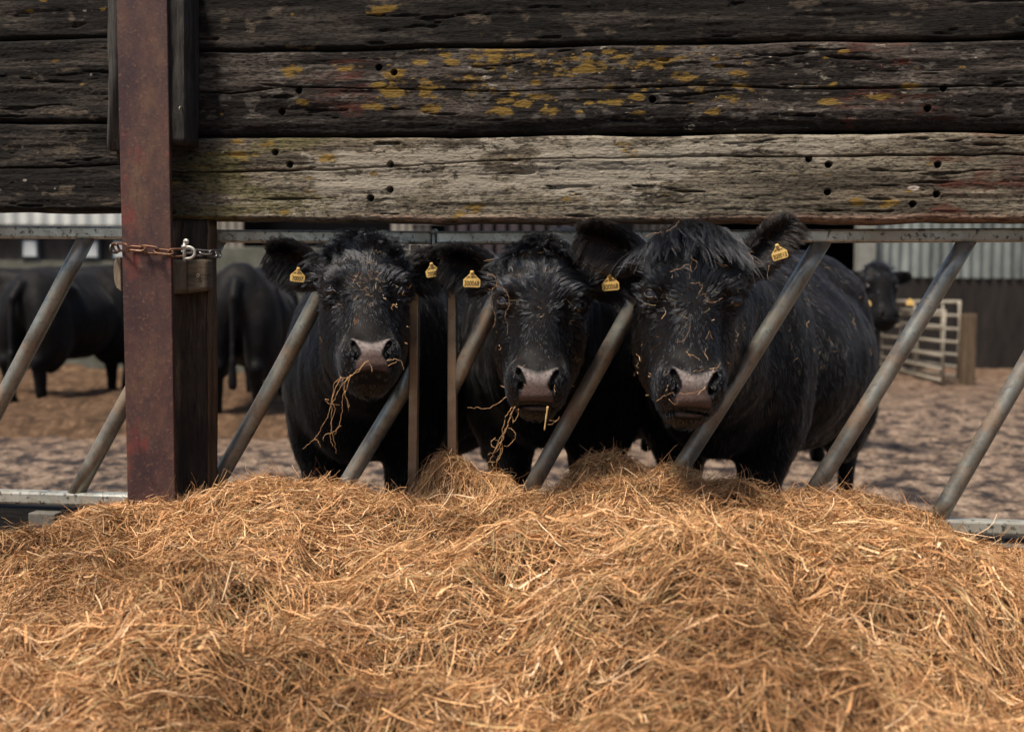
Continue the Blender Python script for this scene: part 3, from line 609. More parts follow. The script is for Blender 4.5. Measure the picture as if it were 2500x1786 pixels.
def strands(n, xr, yr, lr, wr, up=.0, kappa=1.0, dens=None, K=8, zoff=(-.032, .020), tone=1.0, seed=1):
    r = np.random.default_rng(seed)
    x = r.uniform(*xr, n * 2); y = r.uniform(*yr, n * 2)
    if dens is not None:
        k = r.random(n * 2) < dens(x, y); x, y = x[k], y[k]
    x, y = x[:n], y[:n]; n = len(x)
    L = lr[0] + (lr[1] - lr[0]) * r.random(n) ** 1.8
    th = (fbm(x * 3.1, y * 3.1, o=3) - .5) * 9 + r.normal(0, .75, n) + (r.random(n) < .25) * r.uniform(-3, 3, n)
    kp = r.normal(0, 1, n) * kappa * (3.0 + 9 * (r.random(n) < .25)); kd = r.normal(0, 1, n) * kappa * 40
    t = np.linspace(0, 1, K)[None, :]; ds = L[:, None] / (K - 1)
    ang = th[:, None] + kp[:, None] * (t * L[:, None]) + .5 * kd[:, None] * (t * L[:, None]) ** 2
    X = x[:, None] + np.cumsum(np.cos(ang) * ds, 1) - L[:, None] / 2 * np.cos(th)[:, None]; Y = y[:, None] + np.cumsum(np.sin(ang) * ds, 1) - L[:, None] / 2 * np.sin(th)[:, None]
    Hm = HF(X, Y); h0 = HF(X.mean(1), Y.mean(1))[:, None]
    rig = r.uniform(.0, .55, n)[:, None]; Hs = Hm * (1 - rig) + rig * np.maximum(h0, Hm - .03)
    z = Hs + r.uniform(*zoff, n)[:, None] + (r.normal(0, .10, n)[:, None] * (t - .5) * L[:, None]) + np.abs(r.normal(0, 1, n))[:, None] * up * t * t * L[:, None] + (vn(t * 3 + r.random(n)[:, None] * 50, t * 0) - .5) * .012
    hue = HUES[r.choice(len(HUES), n, p=HW)] * r.uniform(.70, 1.25, (n, 1)) * tone * np.where(r.random((n, 1)) < .62, np.array([[1.08, .93, .77]]), np.array([[1.22, 1.13, 1.0]]))
    big = fbm(x * 2.2 + 9, y * 2.2, o=3)[:, None]; hue = hue * (1 - .42 * sstep(.48, .66, big) * np.array([[.9, 1.0, 1.1]]))
    Wd = wr[0] + (wr[1] - wr[0]) * r.random(n) ** 2.5
    return np.stack([X, Y, z], -1), Wd, hue
def vis(x, y):                                 # strand density: full where the photograph looks, thinner elsewhere
    o = (x * NB.x + (y - 3.497) * NB.y); s = (x * TB.x + (y - 3.497) * TB.y)
    d = np.where(o < -.12, .0, 1.0) * np.where((HF(x, y) < .10), .25, 1.0)
    return d * np.where(np.abs(x) > .44 * y + .25, .15, 1.0)
sets = [strands(74000, (-2.1, 2.1), (1.45, 3.7), (.04, .19), (.0006, .0018), .08, 1.15, vis, seed=1),
        strands(44000, (-2.1, 2.1), (1.45, 3.7), (.03, .12), (.0006, .0014), .25, 2.4, vis, zoff=(-.01, .02), seed=2),
        strands(5000, (-2.1, 2.1), (1.45, 3.7), (.04, .18), (.0016, .0034), .08, 1.0, vis, K=9, zoff=(-.005, .018), tone=1.12, seed=3)]
sets.append(strands(5200, (-2.1, 2.1), (1.45, 3.7), (.012, .035), (.0022, .0055), .10, .6, vis, K=4, zoff=(-.008, .018), seed=9))
sets.append(strands(2600, (-2.1, 2.1), (1.45, 3.7), (.06, .16), (.0011, .0022), .10, .06, vis, K=4, zoff=(0, .022), tone=1.15, seed=10))
# extra short wispy hay on the crest and on the back heaps
def crest(x, y):
    o = (x * NB.x + (y - 3.497) * NB.y); return np.where((o > -.12) & (o < .32), 1.0, 0.0) * np.where(np.abs(x) > .44 * y + .25, .1, 1.0)
sets.append(strands(26000, (-2.0, 2.0), (3.0, 3.75), (.03, .12), (.0005, .0012), .30, 2.2, crest, zoff=(-.012, .014), seed=4))
for i, (a, b, c) in enumerate(sets):
    nm = ('hay_stems', 'fine_hay', 'broad_stalks', 'leaf_flecks', 'straight_stalks', 'crest_wisps')[i]
    so_ = ribbon_mesh(nm, a, b, c, M_hay, heap); so_['kind'] = 'stuff'
# ------------------------------------------------------------------ yard and farm buildings
ys = np.concatenate([np.linspace(-8, 3, 12), np.linspace(3.2, 12, 230), np.linspace(12.2, 34, 80), np.linspace(36, 160, 12)]); xs = np.concatenate([np.linspace(-90, -8, 12), np.linspace(-7.6, 8, 300), np.linspace(8.4, 90, 12)])
XX, YY = np.meshgrid(xs, ys); far = sstep(3.5, 5, YY)
ZZ = ((fbm(XX * 1.1, YY * 1.1, o=3) - .5) * .07 + (fbm(XX * 6, YY * 6, o=4) - .5) * .075) * far - .012
idx = np.arange(XX.size).reshape(XX.shape)
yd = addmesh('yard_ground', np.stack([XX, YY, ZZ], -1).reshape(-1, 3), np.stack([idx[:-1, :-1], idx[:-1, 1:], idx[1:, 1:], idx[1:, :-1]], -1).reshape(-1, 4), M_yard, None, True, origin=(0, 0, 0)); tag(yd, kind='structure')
# trodden straw bedding bank by the left cattle
xs = np.linspace(-7, -.8, 70); ys = np.linspace(9.0, 17, 60); XX, YY = np.meshgrid(xs, ys)
e = np.minimum(np.minimum((XX + 7) / 1, (-.8 - XX) / 1.5), np.minimum((YY - 9.0) / 1.6, (17 - YY) / 1)); ZZ = .20 * sstep(0, 1, e) * fbm(XX * 1.6, YY * 1.6, o=3) + (fbm(XX * 7, YY * 7, o=3) - .5) * .10 * sstep(0, .4, e) - .11 + .13 * sstep(0, .5, e)
idx = np.arange(XX.size).reshape(XX.shape)
st = addmesh('straw_bedding', np.stack([XX, YY, ZZ], -1).reshape(-1, 3), np.stack([idx[:-1, :-1], idx[:-1, 1:], idx[1:, 1:], idx[1:, :-1]], -1).reshape(-1, 4), M_straw, None, True); tag(st, 'brown trodden straw bedding under the cattle on the left', 'straw', None, 'stuff')
def corr(name, x0, x1, z0, z1, y, m, parent, pitch=.076, amp=.012):
    n = int((x1 - x0) / pitch * 6) + 1; xx = np.linspace(x0, x1, n); yy = y + amp * np.sin(2 * np.pi * xx / pitch)
    V = np.concatenate([np.stack([xx, yy, xx * 0 + z0], 1), np.stack([xx, yy, xx * 0 + z1], 1)]); i = np.arange(n - 1)
    return addmesh(name, V, np.stack([i, i + 1, i + 1 + n, i + n], 1), m, parent, True)
Z3 = (Vector((1, 0, 0)), Vector((0, 1, 0)), Vector((0, 0, 1)))
def bx3(x0, x1, y0, y1, z0, z1, mb=None): return (mb or MB()).box(((x0 + x1) / 2, (y0 + y1) / 2, (z0 + z1) / 2), (x1 - x0, y1 - y0, z1 - z0))
X = lambda px, D: P(px, 700, D).x
Zp = lambda px, py, D: P(px, py, D).z
# right barn
D = 20.0; barn = empty('barn', (X(2250, D), D, 0), 'open fronted barn on the right with corrugated tin above dark boarding', 'barn')
xo, x1, x2 = X(2088, D), X(2126, D), X(2650, D)
bx3(x1, x2 + 6, D, D + .12, 0, Zp(2200, 675, D)).build('dark_boarding', M_bwall, barn)
corr('corrugated_sheet', x1 - .0, x2 + 6, Zp(2200, 677, D), 4.6, D - .02, M_sheet, barn, pitch=.165, amp=.03)
bx3(xo, x1 + .02, D - .16, D + .10, 0, 4.6).build('stanchion', M_post2, barn)
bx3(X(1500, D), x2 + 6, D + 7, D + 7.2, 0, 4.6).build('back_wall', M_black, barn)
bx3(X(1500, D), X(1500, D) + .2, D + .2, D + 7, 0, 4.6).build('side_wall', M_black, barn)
bx3(X(1500, D) - .4, x2 + 6, D - .3, D + 7.3, 4.6, 4.75).build('roof', M_sheet, barn)
# slatted shed in the middle
D = 22.0; shed = empty('slatted_shed', (X(1100, D), D, 0), 'long shed clad in vertical slats behind the cattle, pale and plum coloured bays', 'shed')
zt_ = 4.4
def slats(name, p0, p1, m, wslat=.11, gap=.035, z0=1.9):
    mb = MB(); x = X(p0, D)
    while x < X(p1, D): bx3(x, x + wslat, D - .03 + random.uniform(-.004, .004), D, z0 + random.uniform(-.03, .0), zt_, mb); x += wslat + gap
    return mb.build(name, m, shed)
slats('pale_slats', 480, 592, M_slatA); slats('pale_slats', 955, 1050, M_slatA); slats('plum_slats', 1085, 1540, M_slatB, .16, .07, 1.5); slats('pale_slats', 1545, 1700, M_slatA)
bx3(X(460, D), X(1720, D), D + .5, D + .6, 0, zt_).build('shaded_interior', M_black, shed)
bx3(X(1000, D), X(1090, D), D - .10, D - .05, 2.36, 2.60).build('white_panel', M_white, shed, bevel=.02)
bx3(X(460, D), X(1720, D), D + .1, D + .6, zt_, zt_ + .12).build('roof', M_sheet, shed)
# block wall in front of it
D = 14.5; tag(bx3(X(380, D), X(1140, D), D, D + .2, -.05, Zp(700, 604, D)).build('block_wall', M_blockwall, None, bevel=.01), 'mossy grey-green block wall behind the cow seen from the back', 'wall')
# left building
D = 17.0; lb = empty('farm_building', (X(150, D), D, 0), 'farm building at the far left with pale cladding above dark windows', 'building')
bx3(X(-400, D), X(420, D), D, D + .2, 0, Zp(200, 636, D)).build('base_wall', M_blockwall, lb)
bx3(X(-400, D), X(420, D), D + .06, D + .26, Zp(200, 636, D) + .001, Zp(200, 553, D)).build('dark_band', flat('dark_timber', (.02, .017, .016), (.06, .05, .045), 4), lb)
bx3(X(-400, D), X(420, D), D - .1, D + .05, Zp(200, 553, D) + .001, 4.6).build('pale_cladding', M_white, lb)
corr('cladding_ribs', X(-400, D), X(420, D), Zp(200, 550, D), 4.6, D - .14, M_white, lb, .2, .02)
bx3(X(-420, D), X(440, D), D - .4, D + 3, 4.6, 4.7).build('roof', M_sheet, lb)
for a, b in ((208, 240), (281, 305), (60, 92)):
    fr_ = bx3(X(a - 6, D), X(b + 6, D), D - .02, D + .055, Zp(200, 634, D), Zp(200, 572, D)).build('window', M_frame, lb)
    bx3(X(a, D), X(b, D), D - .035, D - .022, Zp(200, 627, D), Zp(200, 590, D)).build('pane', M_glass, fr_)
# gates
def gate(label, a, b, zb, zt2, nr, vs, r=.021, grp='galvanised yard gates'):
    a, b = Vector(a), Vector(b); g = empty('field_gate', Vector(((a.x + b.x) / 2, (a.y + b.y) / 2, 0)), label, 'gate', grp)
    L = lambda t, z: a.lerp(b, t) + Vector((0, 0, z))
    fr = MB().tube([L(0, zb), L(1, zb), L(1, zt2), L(0, zt2)], r * 1.15, 8, closed=True); fr.build('gate_frame', M_gate, g, True)
    for k in range(1, nr):
        z = zb + (zt2 - zb) * (k / nr) ** 1.12; MB().tube([L(0, z), L(1, z)], r, 8).build('rail', M_gate, g, True)
    for t in vs: MB().tube([L(t, zb) + Vector((0, -.03, 0)), L(t, zt2) + Vector((0, -.03, 0))], r * .9, 8).build('brace', M_gate, g, True)
    return g
pa, pb = P(2341, 800, 16.3), P(2140, 800, 20.4 - 1.2)
gate('long pale tubular gate hung from the brown post at the far right', (pb.x, 18.9, 0), (pa.x, 16.3, 0), .08, 1.075, 6, (.45, .80))
pa, pb = P(2261, 800, 16.6), P(2150, 800, 19.2)
gate('second tubular gate standing behind and below the long one, lower end towards the camera', (pb.x, 18.2, 0), (pa.x, 15.9, 0), .05, .95, 5, (.4,))
p = P(2362, 850, 16.0); tag(bx3(p.x - .06, p.x + .10, 15.95, 16.15, -.05, .92).build('gate_post', flat('worn_post', (.05, .035, .02), (.15, .10, .06), 5, .85, (3, 3, .5)), None, bevel=.015), 'stout brown wooden gate post at the far right edge', 'gate post')
# ------------------------------------------------------------------ cattle: one implicit surface per animal
I3 = np.eye(3)
def rx(a): c, s = math.cos(a), math.sin(a); return np.array([[1, 0, 0], [0, c, -s], [0, s, c]])
def ry(a): c, s = math.cos(a), math.sin(a); return np.array([[c, 0, s], [0, 1, 0], [-s, 0, c]])
def rz(a): c, s = math.cos(a), math.sin(a); return np.array([[c, -s, 0], [s, c, 0], [0, 0, 1]])
def axis(*seg):
    out = []
    for a, b, st in seg:
        n = max(1, int(round((b - a) / st))); out += list(np.linspace(a, b, n, endpoint=False))
    return np.array(out + [seg[-1][1]], np.float32)
class Field:
    def __init__(s, X, Y, Z): s.A = (X, Y, Z); s.F = np.full((len(X), len(Y), len(Z)), .6, np.float32)
    def blk(s, fr, lo, hi, m):
        R, o, sc = fr; cs = np.array([[(lo, hi)[i][0], (lo, hi)[j][1], (lo, hi)[k][2]] for i in (0, 1) for j in (0, 1) for k in (0, 1)]) * sc @ R.T + o
        sl = tuple(slice(max(0, int(np.searchsorted(ax, cs[:, d].min() - m)) - 1), int(np.searchsorted(ax, cs[:, d].max() + m)) + 1) for d, ax in enumerate(s.A))
        x = (s.A[0][sl[0]] - o[0])[:, None, None]; y = (s.A[1][sl[1]] - o[1])[None, :, None]; z = (s.A[2][sl[2]] - o[2])[None, None, :]
        q = [((R[0, i] * x + R[1, i] * y + R[2, i] * z) / sc).astype(np.float32) for i in range(3)]
        return sl, q
    def comb(s, sl, d, k, cut):
        a = s.F[sl]
        if a.size == 0: return
        if cut: a = -a
        h = np.clip(.5 + .5 * (d - a) / k, 0, 1) if True else 0
        r = d * (1 - h) + a * h - k * h * (1 - h)
        s.F[sl] = -r if cut else r
    def ell(s, fr, c, r, k=.02, cut=False, rot=None, p=2.0):
        c = np.array(c, float); r = np.array(r, float); R, o, sc = fr
        if rot is None: rot = I3
        f2 = (R @ rot, o + R @ c * sc, sc)
        sl, q = s.blk(f2, -r, r, (.05 + k) * 1.0)
        if p != 2.0:
            k0 = (np.abs(q[0] / r[0]) ** p + np.abs(q[1] / r[1]) ** p + np.abs(q[2] / r[2]) ** p) ** (1 / p); d = (k0 - 1) * r.min()
        else:
            k0 = np.sqrt((q[0] / r[0]) ** 2 + (q[1] / r[1]) ** 2 + (q[2] / r[2]) ** 2); k1 = np.sqrt((q[0] / r[0] ** 2) ** 2 + (q[1] / r[1] ** 2) ** 2 + (q[2] / r[2] ** 2) ** 2) + 1e-6
            d = k0 * (k0 - 1) / k1
        s.comb(sl, d * sc, k, cut)
    def cone(s, fr, a, b, ra, rb, k=.02, cut=False, sq=(1, 1, 1)):
        a = np.array(a, float); b = np.array(b, float); sq = np.array(sq, float); R, o, sc = fr; mr = max(ra, rb) * sq.max()
        sl, q = s.blk(fr, np.minimum(a, b) - mr, np.maximum(a, b) + mr, .05 + k)
        q = [q[i] / sq[i] for i in range(3)]; a = a / sq; b = b / sq; ab = b - a
        t = np.clip(((q[0] - a[0]) * ab[0] + (q[1] - a[1]) * ab[1] + (q[2] - a[2]) * ab[2]) / (ab @ ab), 0, 1)
        d = np.sqrt((q[0] - a[0] - t * ab[0]) ** 2 + (q[1] - a[1] - t * ab[1]) ** 2 + (q[2] - a[2] - t * ab[2]) ** 2) - (ra + (rb - ra) * t)
        s.comb(sl, d * sq.min() * sc, k, cut)
def surfnet(F, X, Y, Z):
    S = F < 0; nx, ny, nz = F.shape
    sub = lambda A, o: A[o[0]:nx - 1 + o[0], o[1]:ny - 1 + o[1], o[2]:nz - 1 + o[2]]
    offs = [(i, j, k) for i in (0, 1) for j in (0, 1) for k in (0, 1)]
    cnt = np.zeros((nx - 1, ny - 1, nz - 1), np.int8)
    for o in offs: cnt += sub(S, o)
    act = (cnt > 0) & (cnt < 8); ii, jj, kk = np.nonzero(act); vid = np.full(act.shape, -1, np.int32); vid[act] = np.arange(len(ii))
    acc = np.zeros((len(ii), 3)); n = np.zeros(len(ii)); AX = (X, Y, Z)
    for a in offs:
        for d in range(3):
            if a[d]: continue
            b = list(a); b[d] = 1
            fa = F[ii + a[0], jj + a[1], kk + a[2]]; fb = F[ii + b[0], jj + b[1], kk + b[2]]; m = (fa < 0) != (fb < 0)
            t = np.where(m, fa / np.where(m, fa - fb, 1), 0); I = (ii, jj, kk)
            for e in range(3):
                pa = AX[e][I[e] + a[e]]
                if e == d: pa = pa + t * (AX[e][I[e] + 1] - pa)
                acc[:, e] += np.where(m, pa, 0)
            n += m
    V = acc / n[:, None]; Q = []
    for d in range(3):
        s0 = [slice(None)] * 3; s1 = [slice(None)] * 3; s0[d] = slice(0, -1); s1[d] = slice(1, None)
        C = S[tuple(s0)] != S[tuple(s1)]; i, j, k = np.nonzero(C); I = np.stack([i, j, k]); o1, o2 = (d + 1) % 3, (d + 2) % 3
        ok = (I[o1] > 0) & (I[o2] > 0) & (I[o1] < F.shape[o1] - 1) & (I[o2] < F.shape[o2] - 1); I = I[:, ok]
        def cell(u, v): J = I.copy(); J[o1] -= u; J[o2] -= v; return vid[J[0], J[1], J[2]]
        q = np.stack([cell(1, 1), cell(0, 1), cell(0, 0), cell(1, 0)], 1); ins = S[I[0], I[1], I[2]]
        q[~ins] = q[~ins][:, ::-1]; Q.append(q)
    Q = np.concatenate(Q); return V, Q[(Q >= 0).all(1)]
def head_sdf(f, H, ears, chin=0.0, es=1.0, mouth=True):
    C = lambda *a, **k: f.cone(H, *a, **k); E = lambda *a, **k: f.ell(H, *a, **k)
    E((0, .115, .055), (.112, .105, .118), .02)
    E((0, .060, .035), (.112, .062, .128), .03, p=2.4)
    E((0, .085, .135), (.066, .055, .050), .035)                 # poll
    C((0, .070, .02), (0, .040, -.195), .084, .062, .035)        # nasal bridge
    for s in (-1, 1):
        E((s * .060, .160, -.065), (.064, .105, .120), .045)       # cheek
        E((s * .090, .052, .004), (.039, .042, .036), .022)       # orbit
        E((s * .072, .016, .040), (.040, .022, .020), .03)        # brow
        C((s * .088, .006, .022), (s * .126, .036, .020), .010, .009, .012)      # upper lid
    E((0, .050, -.085), (.063, .064, .175), .02, p=3.2)
    for s in (-1, 1): E((s * .058, .150, -.130), (.050, .095, .100), .04)   # jaw
    C((0, .150, -.12), (0, .060, -.262), .076, .050, .035)       # lower jaw
    E((0, .032, -.222), (.080, .070, .058), .045, p=2.6)         # muzzle
    for s in (-1, 1): E((s * .050, -.014, -.212), (.028, .034, .037), .018)
    E((0, -.016, -.226), (.036, .030, .040), .02)
    E((0, .008, -.262), (.058, .052, .022), .014)                # upper lip
    if mouth: f.ell(H, (chin, .000, -.287), (.075, .060, .003), .006, cut=True)
    E((chin, .048, -.294), (.038, .046, .013), .014)             # lower lip and chin
    for s in (-1, 1):
        C((s * .055, -.026, -.186), (s * .050, -.044, -.206), .0038, .0068, .004, cut=True)
        C((s * .050, -.040, -.206), (s * .035, -.052, -.240), .0072, .0066, .004, cut=True)
        C((s * .052, -.020, -.212), (s * .042, -.034, -.240), .0095, .0090, .005, cut=True)
        E((s * .086, -.012, -.070), (.022, .030, .060), .03, cut=True)   # hollow below the eye
        f.ell(H, (s * .107, .010, .000), (.0180, .018, .0100), .004, cut=True, rot=ry(-s * .5))
    for (b, d, n_, L, wd) in ears:
        f.ell((ear_frame(H, b, d, n_)[0], ear_frame(H, b, d, n_)[1], 1.0), (L * .56, 0, 0), (L * .50, .020, wd), .012, p=2.2)
        f.cone((ear_frame(H, b, d, n_)[0], ear_frame(H, b, d, n_)[1], 1.0), (-.02, .0, 0), (L * .35, 0, 0), .036, .030, .03)
        f.ell((ear_frame(H, b, d, n_)[0], ear_frame(H, b, d, n_)[1], 1.0), (L * .58, -.028, -.004), (L * .40, .030, wd * .74), .012, cut=True)
def ear_frame(H, b, d, nn):                                      # x along the ear, y its back, z its width (up)
    R, o, sc = H; x = np.array(d, float); x /= np.linalg.norm(x); n = np.array(nn, float); n -= x * (n @ x); n /= np.linalg.norm(n)
    z = np.cross(x, -n); Rf = np.stack([x, -n, z], 1)
    if z[2] < 0: Rf = np.stack([x, -n, z], 1)
    return Rf, o + R @ np.array(b, float) * sc, 1.0
def body_sdf(f, B, w=1.0, tail=True):
    C = lambda *a, **k: f.cone(B, *a, **k); E = lambda *a, **k: f.ell(B, *a, **k)
    E((0, .02, .86), (.25 * w, .27, .30), .05)
    for s in (-1, 1):
        E((s * .17 * w, .10, .84), (.130, .22, .33), .05)
        E((s * .17, 1.42, .74), (.145, .24, .38), .09)
        E((s * .17, 1.22, 1.10), (.10, .12, .07), .08)
        C((s * .155, .05, .62), (s * .14, .02, .37), .105, .062, .07); C((s * .14, .02, .37), (s * .135, .03, .10), .058, .040, .03)
        C((s * .135, .02, .085), (s * .135, -.005, .025), .048, .060, .02)
        C((s * .18, 1.45, .60), (s * .165, 1.60, .47), .13, .062, .06); C((s * .165, 1.60, .47), (s * .16, 1.53, .10), .055, .038, .03)
        C((s * .16, 1.52, .085), (s * .16, 1.49, .025), .046, .058, .02)
    E((0, .18, 1.12), (.11, .30, .13), .10)
    E((0, .86, .82), (.345 * w, .62, .37), .07)
    C((0, .20, 1.13), (0, 1.40, 1.14), .11, .13, .12)
    E((0, 1.35, .98), (.25, .30, .28), .10)
    E((0, -.12, .70), (.12, .16, .15), .07)
    if tail:
        C((0, 1.62, 1.14), (0, 1.72, 1.02), .045, .032, .04); C((0, 1.72, 1.02), (0, 1.75, .52), .028, .017, .02); C((0, 1.75, .54), (0, 1.745, .34), .022, .032, .02)
def pad_mask(q):                                                  # bare nose skin in head coordinates
    x, y, z = np.abs(q[:, 0]), q[:, 1], q[:, 2]
    top = -.216 + .50 * x; side = np.where(z > -.235, .060 - .0 * x, .052)
    nar = np.interp(z, [-.275, -.262, -.245, -.235, -.215, -.19], [.046, .044, .034, .031, .042, .053])
    m = sstep(1, -.3, (z - top) / (.005 + .012 * np.clip(1 - x / .045, 0, 1))) * sstep(.004, -.004, x - nar) * sstep(.0, -.012, y) * sstep(-.282, -.274, z)
    lip = sstep(.04, .03, np.abs(q[:, 0])) * sstep(-.289, -.292, z) * sstep(-.302, -.297, z) * sstep(.02, .0, y)
    return np.clip(m, 0, 1), lip
def cow(label, H, B, ears, grid, neck, chin=0.0, furn=0, w=1.0, tail=True, tags=(), headless=False, nose=True, extra=None, group=None, brown=0.0, tuft=1.0, fwd=1.0, origin=None, mouth=True):
    f = Field(*grid); body_sdf(f, B, w, tail)
    W = (I3, np.zeros(3), 1.0)
    hp = lambda *q: H[1] + H[0] @ np.array(q) * H[2]; bp = lambda *q: B[1] + B[0] @ np.array(q) * B[2]
    for (qa, qb, ra, rb, k) in neck: f.cone(W, hp(*qa), bp(*qb), ra, rb, k)
    head_sdf(f, H, ears, chin, 1.0, mouth)
    if extra: extra(f)
    V, Q = surfnet(f.F, *f.A); del f
    fn_ = np.cross(V[Q[:, 2]] - V[Q[:, 0]], V[Q[:, 3]] - V[Q[:, 1]]); vn_ = np.zeros_like(V)
    for i_ in range(4): np.add.at(vn_, Q[:, i_], fn_)
    vn_ /= np.linalg.norm(vn_, axis=1, keepdims=True) + 1e-12
    bm_ = sstep(.30, .50, np.linalg.norm(V - H[1], axis=1))
    V = V + vn_ * ((fbm(V[:, 0] * 5.5 + 3, V[:, 2] * 2.2, V[:, 1] * 5.5, 3) - .5) * .055 * bm_ + (fbm(V[:, 0] * 22, V[:, 2] * 12, V[:, 1] * 22, 2) - .5) * .008 * bm_)[:, None]
    q = ((V - H[1]) @ H[0]) / H[2]
    pm, lip = pad_mask(q); tone = sstep(-.250, -.212, q[:, 2]) * .95 + .05; tone = np.maximum(tone * .95, lip * .35)
    nod = np.full(len(V), 9.0)                                   # inside of the nostrils is dark
    for sx in (-1, 1):
        for a_, b_, r_ in (((.055, -.026, -.186), (.050, -.044, -.206), .008), ((.050, -.040, -.206), (.035, -.052, -.240), .0095), ((.052, -.020, -.212), (.042, -.030, -.240), .012)):
            a_ = np.array(a_) * (sx, 1, 1); b_ = np.array(b_) * (sx, 1, 1); t_ = np.clip(((q - a_) @ (b_ - a_)) / ((b_ - a_) @ (b_ - a_)), 0, 1); nod = np.minimum(nod, np.linalg.norm(q - a_ - t_[:, None] * (b_ - a_), axis=1) - r_)
    pm = pm * sstep(-.0005, .003, nod)
    sk = np.zeros((len(V), 4)); sk[:, 0] = np.maximum(pm, lip * .6 * mouth) if nose else 0; sk[:, 1] = tone; sk[:, 3] = 1
    lidr = np.minimum(np.linalg.norm((q - (.112, .018, .001)) / (1, 1, .8), axis=1), np.linalg.norm((q - (-.112, .018, .001)) / (1, 1, .8), axis=1))
    lid = sstep(.023, .018, lidr) * .12; sk[:, 0] = np.maximum(sk[:, 0], lid); sk[:, 1] = np.where(lid > .02, .12, sk[:, 1])
    root = empty('cow', (float(B[1][0]), float(B[1][1]), 0.0), label, 'cow', group)
    body = addmesh('body', V, Q.astype(np.int32), M_hide, root, True, attrs={'skin': sk})
    for s in (-1, 1):
        c = hp(s * .1010, .0275, .000); mb = bmesh.new(); bmesh.ops.create_uvsphere(mb, u_segments=24, v_segments=16, radius=.0192 * H[2])
        addmesh('eye', np.array([tuple(v.co) for v in mb.verts]) + c, [[v.index for v in p.verts] for p in mb.faces], M_eye, root, True); mb.free()
        ff = np.array([s * .62, -.78, 0]); e1 = np.array([s * .78, .62, 0.0]); e2 = np.array([0, 0, 1.0]); ca, sa = math.cos(.38), math.sin(.38); e1, e2 = e1 * ca + e2 * sa, e2 * ca - e1 * sa
        lp = []
        for k in range(28):
            th = 2 * math.pi * k / 28; dv = ff + e1 * (1.12 * math.cos(th)) + e2 * ((.58 if math.sin(th) > 0 else .48) * math.sin(th)); dv /= np.linalg.norm(dv); lp.append(Vector(c + H[0] @ dv * .0194 * H[2]))
        lb = MB().tube(lp, [.0036 if math.sin(2 * math.pi * k / 28) > 0 else .0026 for k in range(28)], 8, closed=True)
        ic = lp[14]; lb.tube([ic, ic + Vector(H[0] @ np.array([-s * .006, -.002, -.006])), ic + Vector(H[0] @ np.array([-s * .011, -.001, -.014]))], [.0030, .0028, .0012], 8)
        lb.build('eyelid', M_lid, root, True)
    bv = BVHTree.FromPolygons([Vector(v) for v in V], Q.tolist()) if (tags or furn) else None
    EF = [ear_frame(H, *e[:3]) for e in ears]
    if furn: make_fur(root, V, Q, q, H, EF, [e[3] for e in ears], furn, tuft, fwd, brown)
    for t in tags: make_tag(root, bv, *t)
    return root, bv
